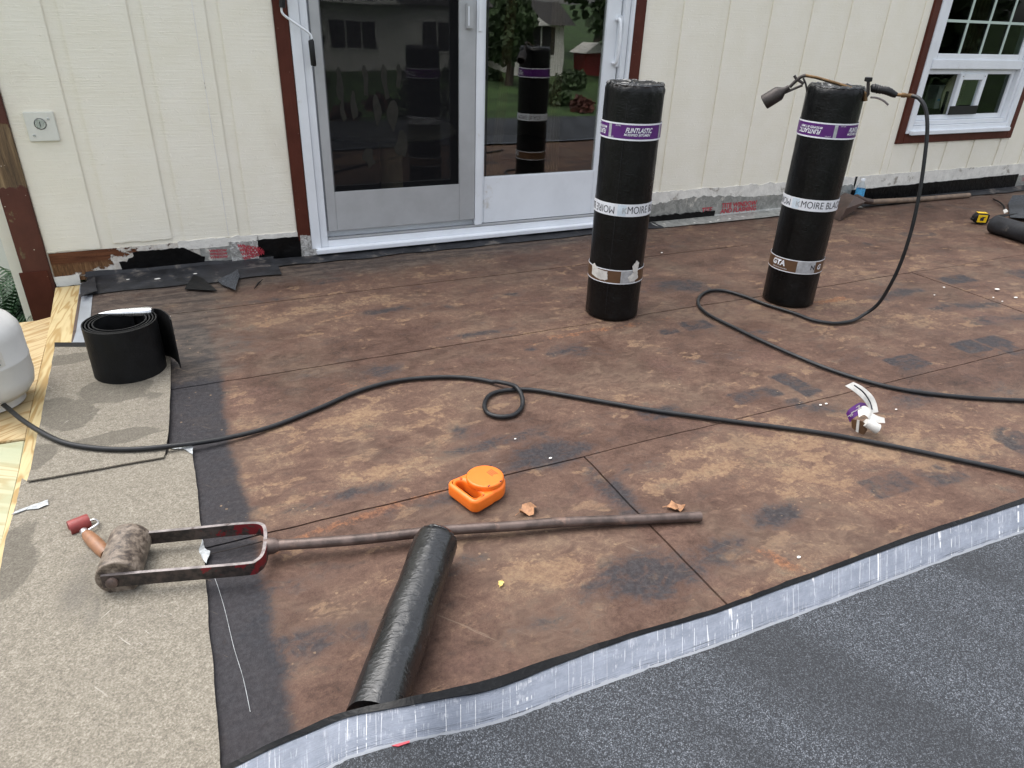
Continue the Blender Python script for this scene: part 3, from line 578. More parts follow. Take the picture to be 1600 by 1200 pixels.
# right, inner panel
px0, px1 = 1.60, 2.50; y0, y1 = WY+.022, WY+.056
f = MB().box((px0, y0, .1), (1.655, y1, 2.05)).box((2.405, y0, .1), (px1, y1, 2.05)).box((1.655, y0, .1), (2.405, y1, .372)).box((1.655, y0, 1.96), (2.405, y1, 2.05))
f.build('glass_panel', 'white_vinyl', door, .003)
MB().box((1.6565, y0+.012, .3735), (2.4035, y0+.018, 1.9585)).build('pane', 'door_glass', door, smooth=0)
MB().box((1.66, y0-.004, .378), (1.666, y0+.0, 1.95)).build('gasket', 'black_plastic', door, smooth=0)
hc = W(963, 65, WY+.02)
pts = spline([(hc.x-.012, WY+.02, hc.z+.115), (hc.x-.012, WY-.022, hc.z+.105), (hc.x-.012, WY-.034, hc.z), (hc.x-.012, WY-.022, hc.z-.105), (hc.x-.012, WY+.02, hc.z-.115)], 8)
MB().tube(pts, .0095, 10).build('handle', 'white_vinyl', door)
MB().box((hc.x-.002, WY+.010, hc.z-.135), (hc.x+.028, WY+.0215, hc.z+.135)).build('handle_plate', 'white_vinyl', door, .003)
for dz in (.2, -.12, .12): MB().lathe([(.007, 0), (.005, .004), (0, .004)], 10, (hc.x+.034, WY+.0215, hc.z+dz), (0, -1, 0)).build('screw', 'bright_metal', door)
# left screen panel
y0, y1 = WY+.002, WY+.020
g = MB().box((.724, y0, .135), (.772, y1, 2.05)).box((1.492, y0, .135), (1.588, y1, 2.05)).box((.772, y0, .135), (1.492, y1, .345)).box((.772, y0, 1.97), (1.492, y1, 2.05))
g.build('screen_frame', 'grey_aluminium', door, .002)
MB().box((.771, y0+.010, .344), (1.493, y0+.011, 1.971)).build('screen_mesh', 'screen_mesh', door, smooth=0)
MB().box((.79, WY+.080, .13), (1.60, WY+.086, 2.05)).build('pane', 'door_glass', door, smooth=0)
MB().box((.713, WY+.066, .126), (.79, WY+.10, 2.05)).build('door_stile', 'white_vinyl', door, .002)
MB().box((1.5905, WY-.004, .10), (1.634, WY+.0205, 2.05)).build('door_stile', 'white_vinyl', door, .002)
lc = W(733, 25, WY)
MB().box((lc.x-.02, WY-.018, lc.z-.06), (lc.x+.02, WY+.0015, lc.z+.06)).build('latch', 'grey_aluminium', door, .004)
MB().box((lc.x-.012, WY-.022, lc.z-.045), (lc.x-.006, WY-.0183, lc.z+.045)).build('latch_lever', 'white_vinyl', door, .001)
MB().box((lc.x+.052, WY-.012, lc.z-.07), (lc.x+.07, WY-.0045, lc.z+.2)).build('strike_plate', 'white_vinyl', door, .001)
# pale gel stickers on the glass behind the screen
simple('sticker_gel', (.115, .11, .085), .5, var=.2, scale=30)
for i, (px, py, hgt, wd, rot) in enumerate([(531, 133, .085, .022, .15), (571, 127, .075, .022, .1), (602, 130, .085, .024, .12), (553, 165, .07, .022, -.1), (589, 172, .08, .022, .0), (614, 180, .08, .03, -.05), (628, 225, .07, .04, .2), (623, 120, .06, .02, 0), (577, 247, .045, .05, .6), (536, 175, .05, .018, 0)]):
    c = W(px, py, WY+.078); P = []
    for k in range(18):
        t = 2*PI*k/18; x = math.sin(t)*wd*(1+.35*math.sin(2*t+i)+.25*math.cos(3*t+i*2))*.8; z = math.cos(t)*hgt*(1+.1*math.sin(5*t+i)); P.append(Vector((c.x+x*math.cos(rot)-z*math.sin(rot)*.6, WY+.0785, c.z+z+x*math.sin(rot))))
    MB().prism(P, (0, .001, 0)).build('sticker', 'sticker_gel', door, smooth=0)
# room behind: floor, walls, curtains
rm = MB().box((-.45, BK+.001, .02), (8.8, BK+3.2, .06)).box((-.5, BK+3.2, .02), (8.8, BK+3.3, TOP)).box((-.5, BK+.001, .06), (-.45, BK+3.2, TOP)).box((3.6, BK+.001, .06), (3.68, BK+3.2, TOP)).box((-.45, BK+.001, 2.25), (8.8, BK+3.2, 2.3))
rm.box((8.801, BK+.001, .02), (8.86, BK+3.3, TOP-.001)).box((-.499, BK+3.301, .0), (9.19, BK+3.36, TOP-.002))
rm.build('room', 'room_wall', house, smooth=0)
def curtain(xa, xb, ya, z0, z1, sweep):
    vs = []; fs = []; k = 26
    for j in range(9):
        z = z0+(z1-z0)*j/8; off = sweep*(1-j/8)**1.5
        for i in range(k+1):
            t = i/k; vs.append((xa+(xb-xa)*t*(1-.25*abs(sweep)*(1-j/8))+off, ya+.018*math.sin(t*26+j*.1), z))
    for j in range(8):
        for i in range(k): fs.append((j*(k+1)+i, j*(k+1)+i+1, (j+1)*(k+1)+i+1, (j+1)*(k+1)+i))
    MB().add(vs, fs).build('curtain', 'curtain_cloth', house, smooth=80)
curtain(1.93, 1.99, BK+.08, .12, 2.3, -.17); curtain(2.17, 2.25, BK+.10, .12, 2.3, .03)
curtain(5.9, 6.1, BK+.12, .3, 2.3, .0)
# ragged base of the wall ------------------------------------------
def ragged(x0, x1, zt, zb, yf, th, name, mat, amp=.008, seed=0., ends=.012, freq=22, parent=house):
    k = max(8, int((x1-x0)/.012)); top = []; bot = []
    for i in range(k+1):
        t = i/k; x = x0+(x1-x0)*t
        top.append(Vector((x, yf, zt(t)+amp*nz(x*freq, seed)+amp*.5*nz(x*freq*3.3, seed+4)))); bot.append(Vector((x, yf, zb(t)+amp*.8*nz(x*freq, seed+9)+amp*.4*nz(x*freq*3, seed+2))))
    bot = bot[::-1]
    for q in (top, bot):
        q[0].x += ends*nz(seed, 1.7); q[-1].x += ends*nz(seed, 5.1)
    return MB().prism(top+bot, (0, th, 0)).build(name, mat, parent, smooth=0)
def zW(px, py): return W(px, py, WY).z
def lin(a, b): return lambda t: a+(b-a)*t
MB().box((-.605, WY+.001, 0.0), (DX0+.02, WY+.0083, .142)).build('base_board', 'rotten_wood', house, smooth=0)
xl = lambda px, py: W(px, py, WY).x
ragged(-.605, -.50, lambda t: .028, lambda t: -.02, WY-.006, .0065, 'base_trim', 'white_paint', .003, 1.)
ragged(xl(213, 410), xl(318, 395), lambda t: .118-.06*max(0, t-.72)/.28, lambda t: .022, WY-.008, .008, 'black_tape', 'black_tar', .006, 2., .03)
ragged(xl(188, 410), xl(216, 410), lambda t: .10-.03*(1-t), lambda t: .03, WY-.007, .007, 'black_tape', 'black_tar', .02, 3., .03, 40)
ragged(xl(313, 395), xl(368, 400), lambda t: .105, lambda t: .025, WY-.006, .006, 'foil_tape', 'dull_foil', .008, 4.)
ragged(xl(362, 400), xl(405, 395), lambda t: .125, lambda t: .015, WY-.012, .010, 'foil_tape', 'foil', .01, 5.)
ragged(xl(280, 390), xl(405, 380), lambda t: .152, lambda t: .105, WY-.005, .005, 'scraped_paint', 'scraped', .008, 6.)
ragged(xl(404, 395), xl(474, 390), lambda t: .125, lambda t: .012, WY-.010, .010, 'black_tape', 'black_tar', .004, 7., .02)
ragged(xl(404, 395), xl(484, 380), lambda t: .15, lambda t: .118, WY-.005, .005, 'scraped_paint', 'scraped', .006, 16.)
ragged(xl(470, 390), xl(487, 390), lambda t: .13, lambda t: .015, WY-.014, .012, 'foil_tape', 'foil', .01, 8.)
def flat_text(body, size, loc, mat, parent, name='lettering', rot=0.0, shear=0.0, offset=0.0):
    bm = text_bm(body, size, shear, offset, cut=0); R = Matrix.Rotation(rot, 4, 'Y') @ Matrix.Rotation(PI/2, 4, 'X'); bm.transform(Matrix.Translation(loc) @ R); return bm_obj(bm, name, mat, parent)
# red lettering blocks on the foil at the left
for k_ in range(3): flat_text('WINDOW', .018, (xl(328, 398), WY-.0065, .088-.017*k_), 'red_print', house, rot=.05, offset=.0008)
for k_ in range(4): flat_text('WINDOW', .024, (xl(373+2*k_, 398), WY-.0145-.002*(k_ % 2), .105-.024*k_), 'red_print', house, rot=.25-.15*k_, offset=.001)
# under the door
ragged(.628, 2.56, lambda t: .030, lambda t: -.002, WY-.030, .028, 'black_tape', 'black_tar', .003, 11., freq=9)
ragged(.575, .65, lambda t: .055, lambda t: .0, WY-.034, .003, 'foil_tape', 'foil', .01, 12.)
# right side: scraped white band, foil tape with red letters, black tape
ragged(2.65, 4.76, lambda t: .212+.0*t, lambda t: .125, WY-.003, .014, 'scraped_paint', 'scraped', .012, 13., freq=12)
ragged(4.74, 8.8, lambda t: .212, lambda t: .09, WY-.003, .014, 'scraped_paint', 'scraped', .006, 14., freq=8)
ragged(2.66, 3.05, lambda t: .135, lambda t: .045, WY-.007, .0035, 'foil_tape', 'dull_foil', .014, 15.)
ft = ragged(2.95, 4.74, lambda t: .14+.018*math.sin(t*9), lambda t: .012, WY-.008, .0045, 'foil_tape', 'dull_foil', .014, 17.)
ragged(2.66, 3.40, lambda t: .055, lambda t: -.002, WY-.020, .011, 'black_tape', 'black_tar', .012, 18.)
ragged(4.72, 6.77, lambda t: .112+.012*t, lambda t: .004, WY-.012, .008, 'black_tape', 'black_tar', .006, 19., freq=7)
ragged(6.76, 8.8, lambda t: .11, lambda t: .004, WY-.009, .006, 'foil_tape', 'dull_foil', .008, 20.)
b_ = W(1130, 327, WY-.0085)
flat_text('TITE WINDOW', .046, (b_.x-.02, WY-.0098, b_.z+.024), 'red_print', house, offset=.0012); flat_text('AND FLASHING', .046, (b_.x-.02, WY-.0098, b_.z-.014), 'red_print', house, offset=.0012)
flat_text('TITE', .046, (b_.x-.19, WY-.0098, b_.z+.005), 'red_print', house, offset=.001)
flat_text('TITE WINDOW', .045, (6.84, WY-.0105, .07), 'red_print', house)

# window -----------------------------------------------------------
TY = WY-.016
MB().box((WX0, TY, WZ0), (WX0+.07, B+.02, WZ1)).build('trim_board', 'brown_paint', house, .003)
MB().box((WX1-.07, TY, WZ0), (WX1, B+.02, WZ1)).build('trim_board', 'brown_paint', house, .003)
MB().box((WX0+.0705, TY, WZ0), (WX1-.0705, B+.02, WZ0+.07)).build('trim_board', 'brown_paint', house, .003)
MB().box((WX0+.0705, TY, WZ1-.07), (WX1-.0705, B+.02, WZ1)).build('trim_board', 'brown_paint', house, .003)
fx0, fx1, fz0, fz1 = WX0+.073, WX1-.073, WZ0+.073, WZ1-.073
def frame(mb, x0, x1, z0, z1, wd, ya, yb):
    return mb.box((x0, ya, z0), (x0+wd, yb, z1)).box((x1-wd, ya, z0), (x1, yb, z1)).box((x0+wd, ya, z0), (x1-wd, yb, z0+wd)).box((x0+wd, ya, z1-wd), (x1-wd, yb, z1))
win = frame(frame(MB(), fx0, fx1, fz0, fz1, .055, WY-.022, WY+.10), fx0+.057, fx1-.057, fz0+.057, fz1-.057, .03, WY-.004, WY+.10).build('window', 'white_vinyl', house, .003)
MB().box((fx0+.03, WY-.05, fz0-.008), (fx1-.03, WY-.0225, fz0+.022)).build('sill', 'white_vinyl', win, .003)
ux0, ux1 = fx0+.09, fx1-.09; zm = W(1455, 95, WY+.01).z
um = frame(MB(), ux0, ux1, zm, fz1-.09, .05, WY+.008, WY+.04).build('upper_sash', 'white_vinyl', win, .003)
MB().box((ux0+.05, WY+.022, zm+.05), (ux1-.05, WY+.027, fz1-.14)).build('pane', 'window_glass', win, smooth=0)
MB().box((ux0, WY-.006, zm-.055), (ux1, WY+.006, zm+.012)).build('meeting_rail', 'white_vinyl', win, .004)
gz0, gz1 = zm+.05, fz1-.14; gh = gz1-gz0
simple('muntin_green', (.46, .56, .51), .4, var=.05)
for k in range(1, 4):
    x = ux0+.05+(ux1-ux0-.1)*k/4; MB().box((x-.009, WY+.0125, gz0), (x+.009, WY+.0195, gz1)).build('muntin', 'muntin_green', win, smooth=0)
mz = W(1500, 33, WY+.02).z
for zz in (mz, mz+.32): MB().box((ux0+.05, WY+.012, zz-.009), (ux1-.05, WY+.020, zz+.009)).build('muntin', 'muntin_green', win, smooth=0)
# lower opening with the pet door insert
lz0, lz1 = fz0+.088, zm-.057
x1_, x2_ = ux0+(ux1-ux0)*.02, ux1-.0
lo = frame(MB(), ux0, ux1, lz0, lz1, .035, WY+.03, WY+.06)
lo.build('lower_sash', 'white_vinyl', win, .003)
L3 = (ux1-ux0-.07); xa = ux0+.035+L3*.36; xb = ux0+.035+L3*.68
pd = frame(MB(), xa, xb, lz0+.035, lz1-.03, .045, WY+.016, WY+.05).build('pet_door_frame', 'white_vinyl', win, .003)
MB().box((xa+.047, WY+.030, lz0+.085), (xb-.047, WY+.034, lz1-.078)).build('pet_flap', 'clear_plastic', win, smooth=0)
MB().box((xa-.02, WY+.012, lz0+.036), (xb+.0, WY+.0158, lz0+.10)).build('pet_door_sill', 'black_plastic', win, smooth=0)
MB().box((xa-.055, WY+.05, lz0+.036), (xa-.03, WY+.06, lz1-.16)).build('catch', 'black_plastic', win, smooth=0)
for xs_, xe_ in ((ux0+.0355, xa-.001), (xb+.001, ux1-.0355)): MB().box((xs_, WY+.045, lz0+.0355), (xe_, WY+.05, lz1-.0355)).build('pane', 'window_glass', win, smooth=0)
for xs_ in (xa+.03, xb-.03): MB().lathe([(.006, 0), (.004, .003), (0, .003)], 8, (xs_, WY+.0155, lz1-.05), (0, -1, 0)).build('screw', 'bright_metal', win)
# things seen through the flap
bx = empty('window_ledge_box', ((xa+xb)/2-.02, BK+.02, lz0+.06)); tag(bx, 'pale box seen through the clear flap of the pet door', 'box')
MB().box((-.12, 0, 0), (.10, .10, .17)).build('carton', 'paper', bx, .003); MB().box((-.1, -.0012, .06), (.0, -.0002, .075)).build('stripe', 'label_blue', bx, smooth=0)
MB().prism([(.10*math.cos(t)+.03, -.012, .10+.15*math.sin(t)) for t in [k*2*PI/24 for k in range(24)]], (0, .01, 0)).build('round_lid', 'cream_table', bx, smooth=0)

# table seen through the screen door
tb = empty('pedestal_table', (1.35, BK+.75, .06)); tag(tb, 'round pale table on a thick cream column behind the screen door', 'table')
MB().lathe([(0, .44), (.42, .44), (.44, .455), (.44, .475), (.42, .49), (0, .49)], 40).build('tabletop', 'table_top', tb)
MB().lathe([(.15, 0), (.15, .03), (.075, .06), (.075, .38), (.12, .4395)], 28).build('pedestal', 'cream_table', tb)

# crank handle at the left of the door
ck = empty('crank_handle', (0, 0, 0)); tag(ck, 'white bent rod with black grips hanging beside the sliding door', 'crank')
yq = WY-.05
MB().tube([W(441, -40, yq), W(441, 12, yq)], .014, 12).build('upper_grip', 'black_plastic', ck)
MB().tube(spline([W(440, 10, yq), W(441, 20, yq), W(452, 30, yq), W(478, 48, yq), W(486, 56, yq), W(487, 66, yq)], 6), .0055, 8).build('rod', 'white_vinyl', ck)
MB().tube([W(485, 62, yq), W(486, 64, yq), W(490, 101, yq), W(490, 103, yq)], [.011, .0135, .0135, .011], 12).build('lower_grip', 'black_plastic', ck)

# ================================================================ WOODEN DECK AT THE LEFT
deck = empty('wooden_deck', (-.8, 2.6, -.05)); tag(deck, 'yellow treated pine boards along the left edge of the roof', 'deck')
def plank(px, mat, z=-.004, th=.038):
    P = [G(*p) for p in px]; return MB().prism(local(deck, [Vector((p.x, p.y, z-th)) for p in P]), (0, 0, th)).build('plank', mat, deck, .0025)
plank([(86, 448), (126, 444), (112, 540), (90, 540), (70, 640), (50, 745), (30, 770), (0, 900), (-60, 1030), (-60, 1000), (0, 848), (29, 732), (50, 628), (70, 542)], 'pine')
plank([(55, 497), (81, 490), (75, 520), (69, 542), (49, 628), (38, 680), (-200, 715), (-160, 520)], 'ply', -.012)
plank([(37, 683), (28, 732), (0, 846), (-10, 870), (-260, 790), (-200, 718)], 'green_pine', -.012)
for y in (1.9, 3.3): MB().box((-1.0, y-.045-2.6, -2.6), (-.91, y+.045-2.6, .0)).build('post', 'pine', deck, smooth=0)

# ================================================================ STANDING ROLLS
def horiz(px, py):
    g = G(px, py); u = Vector((g.x, g.y, 0)).normalized(); return g, u
def make_roll(px, py, r, h, label, top_py, seed):
    g, u = horiz(px, py); c = g+u*r; root = empty('membrane_roll', (c.x, c.y, .0035), math.atan2(u.y, u.x)-PI/2)
    tag(root, label, 'roofing roll', 'black roofing rolls standing upright')
    n = 96; k = 70; vs = []; fs = []
    prof = [(r-.004, 0), (r, .006)]+[(r, .006+(h-.035)*i/k) for i in range(1, k+1)]+[(r-.001, h-.02), (r-.006, h-.009), (r-.014, h-.003), (r-.026, h), (r*.68, h-.003), (r*.5, h-.006), (r*.3, h-.012), (.012, h-.018)]
    for i, (rr, z) in enumerate(prof):
        for j in range(n):
            th = 2*PI*j/n; top = max(0, (z-(h-.05))/.05)
            d = .0018*nz(math.cos(th)*4+seed, math.sin(th)*4, z*5)+.0008*nz(math.cos(th)*12+z*9, math.sin(th)*12+seed, z*22)
            d += .0022*math.exp(-((((th-(-PI/2-.12)+PI) % (2*PI))-PI)/.012)**2)*(1 if z < h-.03 else 0)
            d += top*(.006*nz(math.cos(th)*9+seed, math.sin(th)*9, z*30)+.003*nz(math.cos(th)*25, math.sin(th)*25, seed))
            dz = top*(.005*nz(math.cos(th)*rr*55+seed, math.sin(th)*rr*55, 1.3)+.004*nz(math.cos(th)*rr*130, math.sin(th)*rr*130, seed))
            R_ = rr+d; vs.append((R_*math.cos(th), R_*math.sin(th), z+dz))
    K = len(prof)
    fs = [(i*n+j, i*n+(j+1) % n, (i+1)*n+(j+1) % n, (i+1)*n+j) for i in range(K-1) for j in range(n)]+[tuple(reversed(range(n))), tuple((K-1)*n+j for j in range(n))]
    MB().add(vs, fs).build('body', 'black_film', root, smooth=75)
    # crumpled film ring on the rim
    rim = []
    for j in range(65):
        th = 2*PI*j/64; rim.append((( r-.014+.006*nz(j*.7, seed))*math.cos(th), (r-.014+.006*nz(j*.7, seed))*math.sin(th), h-.006+.004*nz(j*.5, seed+3)))
    MB().tube(rim, [.008+.003*nz(j*.9, seed+6) for j in range(65)], 7, cap=False).build('film_rim', 'shiny_film', root, smooth=35)
    for q in range(5):
        th = seed*1.3+q*1.37; pts = [((r*.2+r*.7*t)*math.cos(th+.7*t*((-1)**q)), (r*.2+r*.7*t)*math.sin(th+.7*t*((-1)**q)), h-.008+.010*nz(q*3.1+t*4, seed)) for t in np.linspace(0, 1, 9)]
        MB().tube(pts, [.004+.008*abs(nz(q+i*.6, seed)) for i in range(9)], 6).build('film_fold', 'shiny_film', root, smooth=35)
    return root, g
def arc_band(root, r, z0, z1, t0, t1, name, mat, th=.0008, parent=None, ragged_=0.0):
    k = max(2, int(abs(t1-t0)/math.radians(3))); vs = []; fs = []
    for i in range(k+1):
        t = math.radians(0)+t0+(t1-t0)*i/k
        za, zb = z0, z1
        if ragged_: za += ragged_*nz(i*1.1, z0*30); zb += ragged_*nz(i*1.3, 9)
        for rr, z in ((r, za), (r+th, za), (r+th, zb), (r, zb)): vs.append((rr*math.sin(t), -rr*math.cos(t), z))
    for i in range(k):
        for j in range(4): fs.append((i*4+j, i*4+(j+1) % 4, i*4+4+(j+1) % 4, i*4+4+j))
    if abs(t1-t0) < 6.2: fs += [(0, 1, 2, 3), tuple(k*4+j for j in (3, 2, 1, 0))]
    return MB().add(vs, fs).build(name, mat, parent if parent is not None else root, smooth=60)
def arc_text(parent, body, size, r, z, t0, flip=False, mat='black_print', shear=0.0, offset=0.0, width=None):
    bm = text_bm(body, size, shear, offset, cut=.004); xs = [v.co.x for v in bm.verts]; mn, mx = min(xs), max(xs); sx = 1 if width is None else width/(mx-mn)
    for v in bm.verts:
        x = (v.co.x-mn)*sx; y = v.co.y
        if flip: x, y = -x, -y
        t = t0+x/r; v.co = Vector((r*math.sin(t), -r*math.cos(t), z+y))
    return bm_obj(bm, 'lettering', mat, parent)
rad = math.radians
RR = .1215
roll1, g1 = make_roll(953, 503, RR, 1.0, 'black roofing roll nearest the sliding door, its lower brown band torn', 130, 1.7)
roll2, g2 = make_roll(1227, 481, RR, 1.0, 'black roofing roll carrying a gas torch across its top', 130, 6.1)
def purple(root, g, py, t_sep, texts):
    z = z_at(g.x, g.y, py); hb = .030
    b = arc_band(root, RR+.0026, z-hb, z+hb, -PI, PI, 'purple_band', 'purple_print')
    for s in (-1, 1): arc_band(root, RR+.0028, z+s*hb-.003, z+s*hb+.003, -PI, PI, 'band_border', 'white_print', parent=b)
    for t in t_sep: arc_band(root, RR+.0032, z-hb+.004, z+hb-.004, rad(t)-.055, rad(t)+.055, 'band_divider', 'silver_print', parent=b)
    for t, flip in texts:
        s = -1 if flip else 1; r = RR+.0046; zz = .006*s
        arc_text(b, 'FLINTLASTIC', .026, r, z+zz, rad(t), flip, 'white_print', .3, .0007, .116); arc_text(b, 'MODIFIED BITUMEN', .013, r, z-.011*s, rad(t)-.04*s, flip, 'white_print', .25, .0003, .112)
        arc_text(b, 'CERTAIN', .006, r, z+.022*s, rad(t)-.36*s, flip, 'white_print', 0, .0, .024)
purple(roll1, g1, 208, (-41, 68), ((-9, False), (-52, True)))
purple(roll2, g2, 206, (17.5, 120), ((-10, True), (46, False)))
def white_band(root, g, py, texts, ks):
    z = z_at(g.x, g.y, py); hb = .026
    b = arc_band(root, RR+.0026, z-hb, z+hb, -PI, PI, 'white_band', 'white_print')
    for t, flip in texts: arc_text(b, 'MOIRE BLACK', .044, RR+.0042, z, rad(t), flip, 'black_print', 0, -.0001, .218)
    for t in ks:
        arc_band(root, RR+.003, z-hb+.003, z+hb-.003, rad(t)-.17, rad(t)+.12, 'pale_stripe', 'pale_blue_print', parent=b); arc_text(b, 'K', .036, RR+.0046, z-.002, rad(t), False, 'silver_print', 0, 0)
white_band(roll1, g1, 330, ((11, False), (-15, True)), (1,))
white_band(roll2, g2, 322, ((-16, False), (-42, True)), (-27,))
# brown bands
z = z_at(g2.x, g2.y, 418); hb = .030
b = arc_band(roll2, RR+.0026, z-hb, z+hb, -PI, PI, 'brown_band', 'brown_print')
for s in (-1, 1): arc_band(roll2, RR+.0028, z+s*hb-.002, z+s*hb+.002, -PI, PI, 'band_border', 'white_print', parent=b)
arc_band(roll2, RR+.0032, z-hb+.003, z+hb-.003, rad(4), rad(45), 'band_divider', 'silver_print', parent=b); arc_text(b, 'GTA', .036, RR+.0046, z+.006, rad(-54), False, 'white_print', .12, .0016, .072)
arc_text(b, 'MODIFIED BITUMEN', .006, RR+.0046, z-.018, rad(-52), False, 'white_print', 0, 0, .08); arc_text(b, 'N', .03, RR+.0046, z, rad(34), False, 'black_print', 0, .001); arc_text(b, 'G', .034, RR+.0046, z, rad(52), False, 'white_print', .12, .001)
z = z_at(g1.x, g1.y, 434)
b = arc_band(roll1, RR+.0026, z-hb, z+hb, -PI, PI, 'brown_band', 'brown_print')
for s in (-1, 1): arc_band(roll1, RR+.0028, z+s*hb-.002, z+s*hb+.002, -PI, PI, 'band_border', 'white_print', parent=b)
arc_band(roll1, RR+.0032, z-hb+.003, z+hb-.003, rad(12), rad(46), 'band_divider', 'silver_print', parent=b)
def torn(root, r, pts, parent, mat='paper'):
    P = []
    for i in range(len(pts)):
        (a0, z0), (a1, z1) = pts[i], pts[(i+1) % len(pts)]
        for k in range(5):
            t = k/5; P.append((a0+(a1-a0)*t+1.6*nz(i*3.1+k, 2.), z0+(z1-z0)*t+.003*nz(i*2.7+k, 7.)))
    bm = bmesh.new(); vv = [bm.verts.new((x*r*PI/180, y, 0)) for x, y in P]; bm.faces.new(vv); bmesh.ops.triangulate(bm, faces=bm.faces)
    xs = [v.co.x for v in bm.verts]; x = min(xs)+.006
    while x < max(xs): bmesh.ops.bisect_plane(bm, geom=bm.verts[:]+bm.edges[:]+bm.faces[:], plane_co=(x, 0, 0), plane_no=(1, 0, 0)); x += .006
    for v in bm.verts: t = v.co.x/r; rr = r+.002*abs(nz(v.co.x*60, v.co.y*60)); v.co = Vector((rr*math.sin(t), -rr*math.cos(t), z+v.co.y))
    return bm_obj(bm, 'torn_paper', mat, parent)
torn(roll1, RR+.005, [(-55, -.01), (-56, .03), (-50, .045), (-38, .026), (-16, .022), (-14, -.016), (-30, -.022)], b)
torn(roll1, RR+.0052, [(32, -.022), (26, .0), (38, .02), (34, .05), (44, .075), (52, .06), (50, .02), (54, -.01), (44, -.02)], b)
# dust streak along the edge of film
for rt, t0 in ((roll1, -12),): arc_band(rt, RR+.0012, .03, .93, rad(t0)-.004, rad(t0)+.004, 'film_edge', 'dark_grey_membrane', .0008)

# ================================================================ TORCH on the second roll
cc = roll2.location; un = Vector((cc.x, cc.y, 0)).normalized()
tp = Vector((cc.x, cc.y, 1.0))-un*.03
T = lambda px, py, d=0.0: V(px, py, tp-un*d, un)
torch = empty('gas_torch', T(1310, 134)); tag(torch, 'gas torch with black burner cup and brass tube lying on the second roll', 'torch')
L_ = lambda *pts: local(torch, pts)
MB().tube(L_(T(1258, 118), T(1275, 121), T(1310, 131), T(1356, 147)), .0065, 10).build('brass_tube', 'brass', torch)
MB().tube(L_(*spline([T(1259, 118), T(1252, 120), T(1243, 127), T(1234, 136)], 5)), .0075, 8).build('neck', 'burnt_metal', torch)
MB().tube(L_(T(1254, 133), T(1240, 139), T(1222, 147)), .0055, 8).build('support_strut', 'burnt_metal', torch)
MB().tube(L_(T(1255, 122), T(1259, 131), T(1262, 147)), .0042, 8).build('stand_leg', 'burnt_metal', torch)
MB().tube(L_(T(1241, 118), T(1244, 123), T(1256, 131)), .006, 8).build('hook', 'burnt_metal', torch)
a0, a1 = L_(T(1233, 136), T(1194, 160)); ax = (a1-a0); ln = ax.length
MB().lathe([(.010, 0), (.012, ln*.15), (.016, ln*.22), (.029, ln*.36), (.032, ln*.42), (.033, ln*.98), (.031, ln), (.026, ln), (.025, ln*.6), (.0, ln*.55)], 28, a0, ax).build('burner_cup', 'burnt_metal', torch)
MB().tube(L_(T(1357, 121), T(1356, 147), T(1352, 153)), [.006, .008, .007], 10).build('valve_stem', 'burnt_metal', torch)
p = L_(T(1357, 124))[0]; MB().lathe([(.011, -.009), (.016, -.007), (.016, .007), (.011, .009)], 10, p).build('valve_knob', 'black_plastic', torch)
pts = L_(T(1360, 139), T(1366, 138), T(1374, 140), T(1386, 142), T(1396, 147), T(1401, 149)); MB().tube(spline(pts, 5), [.011, .014, .016, .018, .017, .019, .0165, .018, .016, .018, .0155, .017, .015, .0165, .0155, .017, .0155, .016, .0145, .0145, .013, .013, .012, .012, .011, .010], 12).build('handle', 'black_plastic', torch)
MB().tube(L_(T(1401, 148), T(1408, 148.5), T(1409, 148.5), T(1414, 149), T(1415, 149), T(1427, 150)), [.007, .007, .010, .010, .008, .009], 10).build('hose_fitting', 'brass', torch)
MB().tube(L_(*spline([T(1360, 152), T(1370, 153), T(1380, 157), T(1388, 164)], 4)), .0042, 8).build('trigger', 'worn_steel', torch)
MB().tube(L_(T(1352, 146), T(1352, 158)), .009, 8).build('valve_body', 'brass', torch)
# hose of the torch
HR = .0080
ground_pt = G(1352, 494, HR); t_end = T(1424, 149.5); nrm = (ground_pt-t_end); nrm.z = 0; nrm = Vector((nrm.y, -nrm.x, 0)).normalized()
hang = [t_end]+[V(px, py, t_end, nrm) for px, py in ((1436, 154), (1446, 170), (1449, 200), (1445, 245), (1437, 300), (1424, 360), (1407, 412), (1388, 452), (1372, 475))]
hang = [Vector((p.x, p.y, max(p.z, HR+.004))) for p in hang]
flatp = [(1350, 495), (1330, 502), (1302, 505), (1270, 500), (1240, 489), (1195, 475), (1160, 462), (1130, 454), (1107, 455), (1093, 464), (1092, 477), (1108, 492), (1150, 513), (1200, 537), (1260, 563), (1310, 582), (1370, 600), (1430, 612), (1500, 620), (1560, 624), (1640, 627), (1720, 628)]
hp = spline(hang+[G(px, py, HR+.004) for px, py in flatp], 8)
for q in hp: q.z = max(q.z, HR+.0035)
for _ in range(30): 
    for i in range(40, 110): hp[i].z = .5*hp[i].z+.25*(hp[i-1].z+hp[i+1].z)
tor = MB().tube(hp, HR, 10).build('gas_hose', 'hose_rubber'); tag(tor, 'black gas hose hanging from the torch and looping over the roof', 'hose', 'gas hoses')
f2 = [(-150, 520), (-60, 585), (0, 628), (40, 660), (90, 688), (140, 699), (200, 702), (265, 697), (340, 687), (420, 668), (500, 637), (560, 611), (620, 595), (690, 589), (745, 592), (790, 603), (812, 617), (816, 634), (803, 648), (780, 651), (762, 645), (757, 632), (766, 617), (790, 610), (830, 609), (880, 617), (950, 629), (1020, 641), (1120, 655), (1220, 668), (1300, 679), (1400, 698), (1500, 719), (1600, 741), (1700, 766)]
pts = spline([G(px, py, HR+(.021 if px < 285 else .012 if px < 345 else .004)) for px, py in f2], 8)
